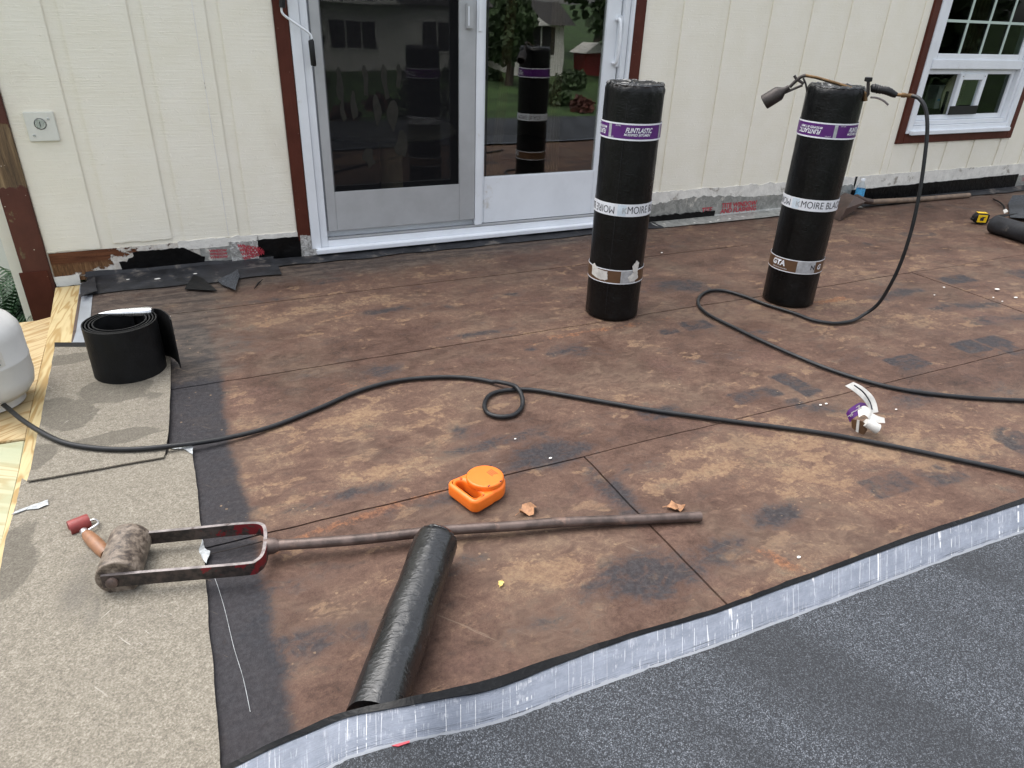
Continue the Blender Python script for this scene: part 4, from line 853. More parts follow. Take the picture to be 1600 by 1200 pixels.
for i, q in enumerate(pts):
    pxi = i/8
    if 14.5 < pxi < 17: q.z += .0195*max(0, 1-abs(pxi-15.6)/1.4)
tor = MB().tube(pts, HR, 10).build('gas_hose', 'hose_rubber'); tag(tor, 'black hose crossing the whole roof from the white tank with a small loop', 'hose', 'gas hoses')

# ================================================================ LYING ROLL
r = .0545
A = G(683, 843, r+.012); Bp = G(592, 1100, r+.002); d = (Bp-A).normalized(); Bp = Bp+d*.035
lr = empty('narrow_roll', (A.x, A.y, .003)); tag(lr, 'narrow wrinkled black roll lying across the pipe handle and under the sheet edge', 'roofing roll')
n = 64; k = 60; vs = []; fs = []; side = d.cross(Vector((0, 0, 1))).normalized(); upv = side.cross(d)
prof = [(.010, .012), (r*.45, .006), (r*.75, .0), (r-.008, .001), (r-.002, .008), (r, .018)]
Ln = (Bp-A).length; prof += [(r, .018+(Ln-.018)*i/k) for i in range(1, k+1)]
for i, (rr, s) in enumerate(prof):
    for j in range(n):
        th = 2*PI*j/n; dd = .0016*nz(math.cos(th)*2.2, math.sin(th)*2.2, s*9)+.0008*nz(math.cos(th)*7, math.sin(th)*7, s*40); e = max(0, 1-s/.05)
        dd += e*.004*nz(math.cos(th)*5, math.sin(th)*5, 3); sx = s+e*.006*nz(math.cos(th)*rr*90, math.sin(th)*rr*90, 8)
        vs.append(A+d*sx+(side*math.cos(th)+upv*math.sin(th))*(rr+dd)-lr.location)
K = len(prof); fs = [(i*n+j, i*n+(j+1) % n, (i+1)*n+(j+1) % n, (i+1)*n+j) for i in range(K-1) for j in range(n)]+[tuple(reversed(range(n))), tuple((K-1)*n+j for j in range(n))]
MB().add(vs, fs).build('body', 'wrinkled_film', lr, smooth=75)
rim = [A+d*.006+(side*math.cos(t)+upv*math.sin(t))*(r-.008)-lr.location for t in np.linspace(0, 2*PI, 41)]
MB().tube(rim, [.006+.004*nz(i*.8, 2.) for i in range(41)], 7, cap=False).build('film_rim', 'shiny_film', lr, smooth=35)

# ================================================================ CAP SHEET IN FRONT
# edge rows from the photograph: outer edge of the silver strip and its inner edge
outer = [(250, 1245), (350, 1203), (420, 1168), (480, 1142), (540, 1118), (600, 1106), (650, 1097), (700, 1088), (760, 1077), (810, 1060), (850, 1044), (910, 1021), (980, 996), (1050, 975), (1120, 954), (1200, 925), (1280, 896), (1360, 866), (1440, 837), (1520, 810), (1600, 784), (1700, 750), (1900, 690)]
inner = [(250, 1330), (350, 1290), (420, 1254), (480, 1222), (540, 1190), (600, 1170), (650, 1158), (700, 1148), (760, 1135), (810, 1120), (850, 1105), (910, 1083), (980, 1058), (1050, 1034), (1120, 1010), (1200, 980), (1280, 950), (1360, 920), (1440, 890), (1520, 860), (1600, 832), (1700, 797), (1900, 730)]
hz = [.012, .02, .04, .075, .106, .113, .110, .092, .064, .045, .035, .024, .018, .016, .014, .013, .013, .013, .013, .013, .013, .013, .013]
hz2 = [.01, .016, .032, .06, .085, .093, .09, .072, .05, .034, .026, .018, .014, .012, .011, .011, .011, .011, .011, .011, .011, .011, .011]
Oo = spline([G(px, py, z) for (px, py), z in zip(outer, hz)], 8); Ii = spline([G(px, py, z) for (px, py), z in zip(inner, hz2)], 8)
xl_ = [Oo[0].x-.0*i for i in range(3)]
Oo = [Vector((Oo[0].x-1.0, Oo[0].y+.02, .012)), Vector((Oo[0].x-.4, Oo[0].y+.01, .012))]+Oo+[Vector((Oo[-1].x+4, Oo[-1].y-.02, .013))]
Ii = [Vector((Ii[0].x-1.0, Ii[0].y+.02, .01)), Vector((Ii[0].x-.4, Ii[0].y+.01, .01))]+Ii+[Vector((Ii[-1].x+4, Ii[-1].y-.02, .011))]
sheet = empty('cap_sheet', (.8, .4, 0)); tag(sheet, 'new dark grey granule sheet with a silver lap edge in the foreground', 'roofing sheet')
so = sheet.location
NV = 8; vs = []; fs = []; uvs = []; arc = 0
for i in range(len(Oo)):
    if i: arc += (Oo[i]-Oo[i-1]).length
    for j in range(NV+1):
        t = j/NV; q = Oo[i].lerp(Ii[i], t); q = q+Vector((0, 0, .0025*math.sin(t*PI)+.0012*nz(q.x*13, q.y*30))); vs.append(q-so); uvs.append((arc, t))
for i in range(len(Oo)-1):
    for j in range(NV): fs.append((i*(NV+1)+j, i*(NV+1)+j+1, (i+1)*(NV+1)+j+1, (i+1)*(NV+1)+j))
sv = MB().add(vs, fs).build('lap_edge', 'silver_film', sheet, smooth=80)
ul = sv.data.uv_layers.new(name='UVMap')
for lp in sv.data.loops: ul.data[lp.index].uv = uvs[lp.vertex_index]
# granule area : from the inner edge back beyond the camera, ragged border over the silver strip
vs = []; fs = []; NR = 44
for i in range(len(Ii)):
    for j in range(NR+1):
        t = (j/NR)**1.5; q = Ii[i]; rag = .004*nz(q.x*25, 1)+.003*nz(q.x*70, 4) if j == 0 else 0
        y = (q.y+rag-.001)*(1-t)+(-1.0)*t; fall = math.exp(-(q.y-y)/.22)
        z = .0105+(q.z+.002-.0105)*fall+.004*math.sin(q.x*2.3+y*3.1)*math.sin(y*5-q.x*1.3)*(1-fall)+.003*(1-fall); vs.append(Vector((q.x+(.0 if t == 0 else 0), y, z))-so)
for i in range(len(Ii)-1):
    for j in range(NR): fs.append((i*(NR+1)+j, i*(NR+1)+j+1, (i+1)*(NR+1)+j+1, (i+1)*(NR+1)+j))
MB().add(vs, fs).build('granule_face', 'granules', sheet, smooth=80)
# black film lip under the silver edge
Lp = []; Rp = []
for i, q in enumerate(Oo):
    b = .010+.006*nz(q.x*4, 7)+.004*nz(q.x*19, 2); b = max(.003, b*.45)+.011*math.exp(-((q.x-.42)/.2)**2)+(.003 if q.x > 1.2 else 0)
    Lp.append(Vector((q.x, q.y+b, q.z+.003+.004*nz(q.x*9, 3)))-so); Rp.append(q+Vector((0, -.004, -.002))-so)
MB().ribbon(Lp, Rp, -.005).build('film_lip', 'black_film', sheet, smooth=60)
# dark underside falling to the roof under the edge
Lp = [Vector((q.x, q.y+.002, .004))-so for q in Oo]; Rp = [Vector((q.x, q.y-.005, max(.006, q.z-.004)))-so for q in Oo]
MB().ribbon(Lp, Rp, .003).build('under_layer', 'black_membrane', sheet, smooth=60)
rs = tag(MB().prism([G(*p, .095) for p in ((612, 1166), (640, 1158), (640, 1161), (622, 1167))], (0, 0, .002)).build('red_sliver', 'red_print', smooth=0), 'tiny red sliver on the silver lap edge in the foreground', 'scrap')

# ================================================================ IRON ROLLER WITH LONG PIPE
zr = .063
tool = empty('iron_roller', G(185, 905)); tag(tool, 'heavy crusted iron roller with red worn yoke and long rusty pipe handle', 'roller')
Lt = lambda *p: local(tool, p)
zr = .050
n0, n1 = G(160, 908, zr), G(382, 889, zr-.006); f0, f1 = G(216, 842, zr), G(382, 826, zr-.004); e0, e1 = G(413, 870, zr-.008), G(416, 840, zr-.006)
yk = spline([n0, n0.lerp(n1, .5), n1, G(402, 884, zr-.007), e0, e1, G(409, 827, zr-.005), f1, f1.lerp(f0, .5), f0], 8)
MB().bar(Lt(*yk), .034, .009).build('yoke', 'worn_red_steel', tool, .0012, smooth=35)
MB().bar([q+Vector((0, 0, .0176)) for q in Lt(*yk)], .0008, .0082).build('worn_lit_edge', 'worn_steel', tool, smooth=35)  # pale strip: worn steel, with sky light on the top face painted in
q0_, q1_ = G(184, 904, zr), G(205, 841, zr); dax = q1_-q0_; ln = dax.length; dn = dax.normalized(); s0 = q0_
prof = [(.0, 0), (.030, .001), (.0455, 0), (.0475, .0015)]+[(.048, .003+(ln-.006)*i/14) for i in range(0, 15)]+[(.0475, ln-.0015), (.0455, ln), (0, ln)]
mb = MB().lathe(prof, 40, (0, 0, 0), dn); c0 = Lt(s0)[0]
mb.v = [tuple(Vector(v)*(1+.035*nz(v[0]*40, v[1]*40, v[2]*40)+.05*nz(v[0]*14, v[1]*14, v[2]*14))+c0 for v in mb.v)] if False else [tuple(Vector(v)+Vector((nz(v[0]*38, v[1]*38, v[2]*38+5), nz(v[0]*38+9, v[1]*38, v[2]*38), nz(v[0]*38, v[1]*38+7, v[2]*38)))*.0003+c0) for v in mb.v]
mb.build('drum', 'crusted_drum', tool, smooth=32)
for q, s in ((n0.lerp(n1, .07), -1), (f0.lerp(f1, .03), 1)): MB().lathe([(.013, 0), (.013, .008), (.009, .011), (0, .011)], 12, Lt(q+dn*s*.005)[0], dn*s).build('axle_nut', 'rusty_steel', tool)
pp = [G(418, 853, zr-.010), G(432, 852, .042), G(560, 843, .036), G(690, 829, .030), G(800, 822, .026), G(880, 816, .022), G(980, 812, .019), G(1095, 807, .0175)]
MB().tube(Lt(*spline(pp, 8)), .0138, 14).build('pipe_handle', 'rusty_steel', tool, smooth=50)
MB().tube(Lt(G(416, 854, zr-.010), G(428, 852.5, .0425), G(436, 852, .042)), [.022, .020, .0142], 14).build('socket', 'rusty_steel', tool)
# hand roller
hr = empty('hand_roller', G(125, 835)); tag(hr, 'small red rubber hand roller with wooden handle tucked behind the iron drum', 'hand roller')
q0, q1 = G(108, 826, .021), G(131, 817, .021); ax = q1-q0; ax.normalize(); ln = .048
Lh = lambda *p: local(hr, p)
MB().lathe([(.007, .004), (.014, .0), (.0195, .0), (.020, .003), (.020, ln-.003), (.019, ln), (.006, ln)], 24, Lh(q0)[0], ax).build('rubber_wheel', 'red_rubber', hr)
MB().tube(Lh(*spline([q0+ax*ln, q0+ax*(ln+.010)+Vector((.004, -.004, 0)), q0+ax*(ln+.012)+Vector((.01, -.03, .003)), G(132, 832, .02)], 5)), .0028, 8).build('wire_fork', 'bright_metal', hr)
h0, h1 = G(130, 829, .020), G(166, 866, .016); axh = h1-h0; l2 = axh.length
MB().lathe([(.009, 0), (.0105, .004), (.0105, .018)], 16, Lh(h0)[0], axh).build('ferrule', 'bright_metal', hr)
MB().lathe([(.0105, .016), (.0145, .03), (.017, l2*.5), (.0165, l2*.8), (.014, l2)], 18, Lh(h0)[0], axh).build('wooden_handle', 'handle_wood', hr)

# ================================================================ SHORT ROLL
g, u = horiz(211, 606); r0 = .123; c = g+u*r0; c.z = .0195
sr = empty('short_roll', c); tag(sr, 'short black strip roll standing on the felt with its tail hanging loose', 'roofing roll')
hh = z_at(g.x, g.y, 521)-.0195
P = []
turns = 4.0; N = 200; th_end = rad(55)
for i in range(N+1):
    t = i/N; th = th_end+2*PI*turns*(1-t)+0; rr = .078+(r0-.078)*(t**.9)
    P.append(Vector((rr*math.cos(-th+2*th_end), rr*math.sin(-th+2*th_end), 0)))
te = G(284, 582)-c; te.z = 0
last = P[-1]; P += [last.lerp(te, .33)+Vector((.028, .022, 0)), last.lerp(te, .7)+Vector((.022, .008, 0)), te]
P = P[:N-2]+spline(P[N-2:], 5)
tk = .0042; vs = []; fs = []; k = len(P)
for i, q in enumerate(P):
    t = (P[min(i+1, k-1)]-P[max(i-1, 0)]).normalized(); s = Vector((t.y, -t.x, 0)); top = hh+.004*nz(i*.02, 3)-(.0 if i < N else .0)
    fl = .012*max(0, (i-N)/(k-N)) if i > N else 0
    for a_, z in ((s*tk/2, 0), (s*tk/2, top), (-s*tk/2, top), (-s*tk/2, 0)): vs.append(q+a_+Vector((0, 0, z)))
fs = [(i*4+j, i*4+(j+1) % 4, i*4+4+(j+1) % 4, i*4+4+j) for i in range(k-1) for j in range(4)]+[(3, 2, 1, 0), tuple((k-1)*4+j for j in range(4))]
MB().add(vs, fs).build('coiled_strip', 'black_membrane', sr, smooth=50)
# silver pointed tool on top
zt = hh+.011
t0, t1 = G(154, 490, zt+.010), G(238, 486, zt+.012); ax = t1-t0; ln = ax.length
st = empty('pointed_tool', t0); tag(st, 'silver pointed metal tool lying on top of the short black roll', 'hand tool')
mb = MB().lathe([(.0015, 0), (.008, ln*.12), (.014, ln*.3), (.018, ln*.55), (.020, ln*.86), (.020, ln*.95), (.016, ln), (0, ln)], 20, (0, 0, 0), ax)
mb.v = [(v[0], v[1], v[2]*.8) for v in mb.v]; mb.build('blade_sheath', 'bright_metal', st)
MB().tube([ax*.90+Vector((0, 0, .008)), ax*.97+Vector((.004, -.012, .004))], .0022, 6).build('clip', 'burnt_metal', st)

# ================================================================ PROPANE TANK
tc = Vector((-.70, 2.64, -.004)); tank = empty('propane_tank', tc); tag(tank, 'white dented propane tank standing on the pine deck, cut by the left edge', 'gas tank')
rt = .150
MB().lathe([(.10, .028), (.125, .035), (.143, .06), (rt, .095), (rt, .155), (rt+.0012, .158), (rt+.0012, .164), (rt, .167), (rt, .240), (.145, .268), (.128, .296), (.10, .316), (.06, .327), (0, .329)], 48).build('body', 'tank_paint', tank)
MB().lathe([(.10, .0), (.104, .0), (.104, .034), (.10, .034)], 40).build('foot_ring', 'tank_paint', tank)
MB().lathe([(.085, .32), (.088, .32), (.088, .40), (.085, .40)], 36).build('collar', 'tank_paint', tank)
MB().lathe([(.018, .327), (.018, .36), (.03, .362), (.03, .38), (0, .38)], 16).build('valve', 'brass', tank)
ang = math.atan2(-tc.y, -tc.x); vs = []; fs = []
for i in range(9):
    t = ang+.10+(-.05+.55*i/8)*1.0-.12
    for z in (.172, .222): vs.append(((rt+.0015)*math.cos(t), (rt+.0015)*math.sin(t), z))
fs = [(i*2, i*2+2, i*2+3, i*2+1) for i in range(8)]
lb = MB().add(vs, fs).build('paper_label', 'paper', tank, smooth=60)
for q in range(4):
    vs = []
    for i in range(9):
        t = ang+.12+(-.03+.42*i/8)-.12; z = .213-.011*q+.002*nz(i*1.3, q)
        for dz in (0, .003): vs.append(((rt+.0022)*math.cos(t), (rt+.0022)*math.sin(t), z+dz))
    MB().add(vs, fs).build('scribble', 'black_print', lb, smooth=0)

# ================================================================ PALM
pw = W(16, 515, 4.3); pl = empty('palm_plant', pw); tag(pl, 'dark green palm fronds showing beside the brown corner post', 'plant')
for q in range(15):
    az = rad(-150+q*24.5+random.uniform(-8, 8)); ln = random.uniform(.42, .62); base = Vector((0, 0, 0)); el = random.uniform(.7, 1.25)
    pts = []
    for i in range(11):
        t = i/10; hd = ln*math.cos(el)*t*(1+.5*t); pts.append(Vector((hd*math.cos(az), hd*math.sin(az), ln*math.sin(el)*t-.28*t*t*ln)))
    mb = MB().tube(pts, [.006*(1-.7*i/10) for i in range(11)], 5)
    for i in range(2, 11):
        for s in (-1, 1):
            for sub in (0, .5):
                p0 = pts[i-1].lerp(pts[i], sub); t = (pts[i]-pts[i-1]).normalized(); sdv = t.cross(Vector((0, 0, 1))).normalized()*s
                l = .24*math.sin(PI*min(.97, (i+sub)/11+.12)); tip = p0+sdv*l*.75+t*l*.6+Vector((0, 0, -l*.25)); md = p0.lerp(tip, .45)+Vector((0, 0, .015)); wv = t*.010
                mb.add([p0-wv*.5, p0+wv*.5, md+wv, tip, md-wv], [(0, 1, 2, 4), (4, 2, 3)])
    mb.build('frond', 'frond_green', pl, smooth=0)
MB().lathe([(.12, -.1), (.16, .04), (.15, .04), (0, .02)], 20).build('pot', 'brown_print', pl)

# ================================================================ ORANGE CASE
oL, oB = G(690, 769, .018), G(749, 798, .012); ed_ = G(752, 806, .012)-G(700, 764, .018); ed_.z = 0; ed_.normalize(); axv = Vector((ed_.y, -ed_.x, 0))
if axv.dot(G(727, 786)-G(752, 750)) < 0: axv = -axv
om = (oL+oB)*.5-axv*.088; rz = math.atan2(axv.y, axv.x)
orange = empty('orange_case', (om.x, om.y, .0045), rz); tag(orange, 'orange plastic case with round top and carry handle slot', 'tool case')
def plate(outlines, th, bev, name, mat, parent, z=0.0):
    cu = bpy.data.curves.new('outline', 'CURVE'); cu.dimensions = '2D'; cu.fill_mode = 'BOTH'; cu.extrude = th/2-bev; cu.bevel_depth = bev; cu.bevel_resolution = 3; cu.offset = -bev
    for ol in outlines:
        sp_ = cu.splines.new('POLY'); sp_.points.add(len(ol)-1); sp_.use_cyclic_u = True
        for i, (x, y) in enumerate(ol): sp_.points[i].co = (x, y, 0, 1)
    ob = bpy.data.objects.new('outline', cu); col.objects.link(ob); dg = bpy.context.evaluated_depsgraph_get(); dg.update()
    me = bpy.data.meshes.new_from_object(ob.evaluated_get(dg)); bpy.data.objects.remove(ob); me.name = name; me.transform(Matrix.Translation((0, 0, z+th/2)))
    me.polygons.foreach_set('use_smooth', [True]*len(me.polygons)); me.set_sharp_from_angle(angle=rad(45)); return link(name, me, mat, parent)
def arc2(cx, cy, r, a0, a1, n): return [(cx+r*math.cos(rad(a0+(a1-a0)*i/n)), cy+r*math.sin(rad(a0+(a1-a0)*i/n))) for i in range(n+1)]
R1 = .060
out = arc2(-.002, 0, R1, 80, 280, 26)+[(.02, -.062)]+arc2(.068, -.043, .022, -90, 0, 8)+arc2(.068, .043, .022, 0, 90, 8)+[(.02, .062)]
slot = arc2(.058, .034, .0145, 0, 180, 8)+arc2(.058, -.034, .0145, 180, 360, 8)
plate([out, slot], .042, .009, 'shell', 'orange_plastic', orange)
plate([arc2(-.003, 0, .054, 0, 354, 48)], .018, .005, 'round_cap', 'orange_plastic', orange, .0395)
simple('orange_dark', (.55, .075, .012), .5)
for k_ in range(4): MB().box((-.038+.006*k_, -.014+.001*k_, .0568), (-.0345+.006*k_, .016-.002*(k_ % 3), .0579)).build('worn_print', 'orange_dark', orange, smooth=0)
for x, y in ((-.058, .02), (-.02, .048), (-.05, -.03), (.02, .044)): MB().box((x-.004, y-.0015, .056), (x+.004, y+.0015, .0579)).build('notch', 'black_print', orange, smooth=0)
for y in (-.05, .05): MB().lathe([(.004, .0415), (.003, .0432), (0, .0432)], 10, (.045, y, 0)).build('rivet', 'orange_dark', orange)
MB().tube([(.069, .026, .012), (.069, .018, .026)], .005, 8).build('hook_pin', 'bright_metal', orange)

# ================================================================ CRUMPLED WRAPPER
wc = G(1350, 668); wr = empty('crumpled_wrapper', (wc.x, wc.y, .0035)); tag(wr, 'crumpled white purple and brown paper wrapper between the two hoses', 'wrapper')
u = Vector((wc.x, wc.y, 0)).normalized(); rgt = Vector((u.y, -u.x, 0)); wp = wc-u*.02
def X(px, py, d=0.0): q = V(px, py, wp+u*d, u); q.z = max(q.z, .005); return local(wr, [q])[0]
def rib(a, b, name, mat, th=.0012): return MB().ribbon(spline(a, 5), spline(b, 5), th).build(name, mat, wr, smooth=60)
rib([X(1320, 603, -.02), X(1333, 611), X(1346, 622, .015), X(1355, 634, .02), X(1361, 646, .01)], [X(1333, 597, .03), X(1347, 604, .05), X(1362, 617, .06), X(1369, 630, .06), X(1372, 644, .04)], 'white_strip', 'paper')
rib([X(1334, 602, .0), X(1348, 613, .022), X(1358, 627, .03), X(1362, 640, .02)], [X(1335.5, 601, .0), X(1350, 612, .022), X(1360, 627, .03), X(1364, 640, .02)], 'black_line', 'black_print', .002)
rib([X(1322, 646, -.03), X(1326, 640, -.03), X(1334, 634, -.02), X(1344, 629, .0), X(1352, 630, .02)], [X(1328, 660, -.04), X(1334, 653, -.04), X(1342, 648, -.03), X(1350, 642, -.0), X(1357, 641, .02)], 'purple_strip', 'purple_print')
rib([X(1340, 640, -.02), X(1350, 634, .0), X(1360, 640, .0), X(1362, 650, -.01)], [X(1342, 652, -.04), X(1350, 648, -.03), X(1356, 652, -.03), X(1358, 656, -.03)], 'white_strip', 'paper')
rib([X(1330, 655, -.05), X(1340, 656, -.055), X(1350, 660, -.05), X(1354, 664, -.04)], [X(1331, 668, -.05), X(1338, 674, -.055), X(1349, 679, -.05), X(1355, 672, -.04)], 'brown_strip', 'brown_print')
rib([X(1339, 656, -.06), X(1343, 657, -.062)], [X(1337, 674, -.06), X(1341, 676, -.062)], 'white_strip', 'paper')
rib([X(1362, 645, 0), X(1372, 650, -.0), X(1382, 653, .01)], [X(1356, 656, -.03), X(1368, 660, -.02), X(1383, 661, .0)], 'white_strip', 'paper')
a0, a1 = X(1352, 660, -.045), X(1371, 670, -.03); MB().lathe([(.0125, 0), (.0135, 0), (.018, (a1-a0).length), (.017, (a1-a0).length)], 20, a0, a1-a0).build('rolled_paper', 'paper', wr)
for i, (px, py) in enumerate(((1328, 650), (1333, 645), (1338, 641), (1342, 637))):
    bm = text_bm('FLIN'[i], .02, 0, .0006, 0, 'CENTER'); q = X(px, py, -.045-.0*i); bm.transform(Matrix.Translation(q) @ Matrix.Rotation(math.atan2(rgt.y, rgt.x), 4, 'Z') @ Matrix.Rotation(PI/2, 4, 'X') @ Matrix.Rotation(rad(-35), 4, 'Z')); bm_obj(bm, 'lettering', 'paper', wr)

# ================================================================ FAR RIGHT THINGS
# shovel
sh = empty('shovel', G(1312, 345)); tag(sh, 'brown steel shovel lying by the wall with a long wooden handle', 'shovel')
S_ = lambda *p: local(sh, p)
tip, lf, tl, tt, rg, rb = S_(G(1312, 345, .006), G(1297, 337, .008), G(1305, 311, .085), G(1320, 301, .12), G(1337, 306, .125), G(1353, 315, .075))
mid = S_(G(1322, 326, .085))[0]
mb = MB(); top = [tip, lf, tl, tt, rg, rb, mid]; dn_ = Vector((0, .004, -.004))
fs = [(0, 6, 1), (1, 6, 2), (2, 6, 3), (3, 6, 4), (4, 6, 5), (5, 6, 0)]
mb.add([*top, *[q+dn_ for q in top]], fs+[tuple(reversed([i+7 for i in f])) for f in fs]+[(i, (i+1) % 6, (i+1) % 6+7, i+7) for i in range(6)]); mb.build('blade', 'brown_shovel', sh, smooth=25)
MB().tube(S_(G(1338, 307, .11), G(1352, 314, .06), G(1368, 316, .035)), [.018, .022, .02], 12).build('socket', 'brown_shovel', sh)
MB().tube(S_(G(1360, 315.5, .045), G(1430, 312, .022), G(1514, 305, .021)), .0195, 12).build('shaft', 'shovel_wood', sh)
# bottle
bt = empty('water_bottle', G(1338, 322)); tag(bt, 'clear water bottle with blue label standing behind the shovel blade', 'bottle')
MB().lathe([(.02, 0), (.031, .004), (.033, .02), (.032, .06), (.033, .12), (.030, .15), (.018, .175), (.013, .185), (.013, .195)], 24).build('body', 'clear_plastic', bt)
MB().lathe([(.0336, .075), (.0336, .135), (.0330, .135), (.0330, .075)], 24).build('label_sleeve', 'label_blue', bt); MB().lathe([(.0145, .19), (.0145, .207), (.013, .209), (0, .209)], 16).build('cap', 'white_vinyl', bt)
# tape measure
tm_ = G(1528, 350); tm = empty('tape_measure', (tm_.x, tm_.y, .003), rad(-32)); tag(tm, 'yellow and black tape measure lying near the right roll end', 'tape measure')
plate([arc2(-.01, .0, .038, 60, 300, 16)+[(.045, -.034), (.05, -.028), (.05, .03), (.04, .036)]], .052, .006, 'case', 'black_plastic', tm)
tm.children[0].data.transform(Matrix.Rotation(PI/2, 4, 'X') @ Matrix.Identity(4)); tm.children[0].data.transform(Matrix.Translation((0, .026, .040)))
plate([[(-.028, -.024), (.034, -.024), (.034, .028), (-.028, .028)]], .004, .001, 'yellow_face', 'yellow_plastic', tm); q = tm.children[1].data; q.transform(Matrix.Rotation(PI/2, 4, 'X')); q.transform(Matrix.Translation((0, -.026, .040)))
MB().box((-.012, -.0312, .028), (.012, -.0302, .05)).box((-.002, -.0312, .05), (.02, -.0302, .056)).build('black_mark', 'black_print', tm, smooth=0)
MB().box((-.03, -.02, .0782), (.035, .02, .0806)).build('yellow_top', 'yellow_plastic', tm, .001); MB().tube([(-.045, -.018, .03), (-.052, 0, .032), (-.045, .018, .03)], .011, 8).build('lock_button', 'black_plastic', tm)
# leftover granule roll and offcut
A = G(1553, 350, .062); Bp = G(1640, 376, .062); lo_ = empty('leftover_roll', (A.x, A.y, .003)); tag(lo_, 'dark granule leftover roll lying at the right edge of the roof', 'roofing roll')
ax = (Bp-A); ln = ax.length; c0 = Vector((0, 0, .059))
MB().lathe([(.03, .0), (.058, .0), (.0605, .004), (.061, .34), (.0605, .345)], 36, c0, ax).build('granule_wrap', 'dark_grey_membrane', lo_)
MB().lathe([(.0615, .344), (.062, .346), (.062, ln), (.03, ln)], 36, c0, ax).build('film_wrap', 'shiny_film', lo_)
MB().lathe([(.0626, .38), (.0626, ln*.99)], 36, c0, ax).build('silver_band', 'silver_film', lo_) if False else None
vs = []; axn = ax.normalized(); sdv = axn.cross(Vector((0, 0, 1))).normalized(); 
for i in range(7):
    t = rad(20+i*9); o_ = (sdv*math.cos(t)+Vector((0, 0, 1))*math.sin(t))*.0632
    for s in (.40, ln): vs.append(c0+axn*s+o_)
MB().add(vs, [(i*2, i*2+2, i*2+3, i*2+1) for i in range(6)]).build('silver_band', 'silver_print', lo_, smooth=60)
fl = [local(lo_, [q])[0] for q in (G(1543, 345, .05), G(1560, 336, .075), G(1590, 334, .08), G(1560, 341, .06))]
MB().prism(fl, (0, 0, .003)).build('torn_flap', 'black_membrane', lo_, smooth=0)
cs = MB(); P0 = [G(1578, 340, .02), G(1575, 318, .012), G(1582, 306, .05), G(1640, 303, .08), G(1660, 345, .05)]
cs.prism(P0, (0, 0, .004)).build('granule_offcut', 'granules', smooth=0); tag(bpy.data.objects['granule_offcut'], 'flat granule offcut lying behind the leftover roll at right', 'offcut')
tr = MB().tube(spline([G(1552, 311, .01), G(1562, 316, .02), G(1568, 322, .02), G(1570, 328, .006)], 6), .006, 6).build('cut_strip', 'black_membrane'); tag(tr, 'thin curled black strip in front of the granule offcut', 'strip')
tag(MB().prism([G(1567, 329, .085), G(1572, 327, .085), G(1575, 331, .085), G(1569, 334, .085)], (0, 0, .004)).build('foam_bit', 'paper', smooth=0), 'small white scrap sitting on the leftover roll', 'scrap')

# ================================================================ SMALL SCRAPS
def scrap(px, name, mat, label, cat, z=.006, th=.003, curl=0.0, group=None):
    P = [G(*p) for p in px]; c = sum(P, Vector())/len(P); vs = []
    Q_ = []
    for i in range(len(P)):
        a_, b_ = P[i], P[(i+1) % len(P)]
        for k in range(4): q = a_.lerp(b_, k/4); Q_.append(Vector((q.x+.002*nz(q.x*80, q.y*80), q.y+.002*nz(q.y*80, q.x*80), z+curl*abs(nz(i*2.3+k*.2, c.x*9)))))
    cv = Vector((c.x, c.y, z+curl*.2)); n = len(Q_); vs = Q_+[cv]+[q+Vector((0, 0, th)) for q in Q_]+[cv+Vector((0, 0, th))]
    fs = [(i, (i+1) % n, n) for i in range(n)]+[(n+1+i, 2*n+1, n+1+(i+1) % n) for i in range(n)]+[(i, n+1+i, n+1+(i+1) % n, (i+1) % n) for i in range(n)]
    o = MB().add(vs, fs).build(name, mat, smooth=30); return tag(o, label, cat, group)
scrap([(289, 456), (304, 434), (319, 440), (340, 459)], 'membrane_scrap', 'black_membrane', 'flat dark grey triangular scrap left of the curled one', 'scrap', .012, .003, .004, 'offcuts of membrane by the wall')
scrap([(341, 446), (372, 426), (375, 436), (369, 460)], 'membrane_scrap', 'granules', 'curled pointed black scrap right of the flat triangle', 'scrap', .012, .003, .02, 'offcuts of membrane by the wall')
scrap([(397, 454), (403, 444), (411, 439), (404, 446)], 'membrane_scrap', 'black_membrane', 'thin curved black sliver lying right of the triangular scraps', 'scrap', .006, .003, .004, 'offcuts of membrane by the wall')
scrap([(128, 452), (150, 440), (154, 462), (140, 466), (128, 474)], 'membrane_scrap', 'dark_grey_membrane', 'dark folded flap end at the left foot of the wall', 'scrap', .02, .003, .02, 'offcuts of membrane by the wall')
simple('tape_white', (.40, .42, .43), .4, .2, var=.4, scale=60, bump=.6, bscale=60)
scrap([(258, 705), (266, 702), (282, 702), (296, 700), (303, 704), (302, 716), (296, 707), (272, 707)], 'tape_scrap', 'tape_white', 'torn pale tape strip at the felt corner beside the hose', 'scrap', .013, .001, .006, 'torn pale tape scraps')
scrap([(20, 812), (32, 803), (58, 794), (77, 787), (78, 795), (62, 801), (42, 803)], 'tape_scrap', 'tape_white', 'torn pale tape strip near the pine edge at far left', 'scrap', .013, .001, .004, 'torn pale tape scraps')
scrap([(312, 866), (318, 850), (322, 865), (330, 868), (324, 888), (318, 880)], 'tape_scrap', 'tape_white', 'crumpled pale tape bit inside the yoke of the iron roller', 'scrap', .013, .001, .010, 'torn pale tape scraps')
th = MB().tube(spline([G(323, 884, .012), G(335, 902, .006), G(350, 948, .007), G(365, 1010, .006), G(380, 1060, .006), G(391, 1112, .006)], 8), .0005, 5).build('thread', 'tape_white'); tag(th, 'long thin pale thread trailing from the roller yoke over the dark border', 'thread')
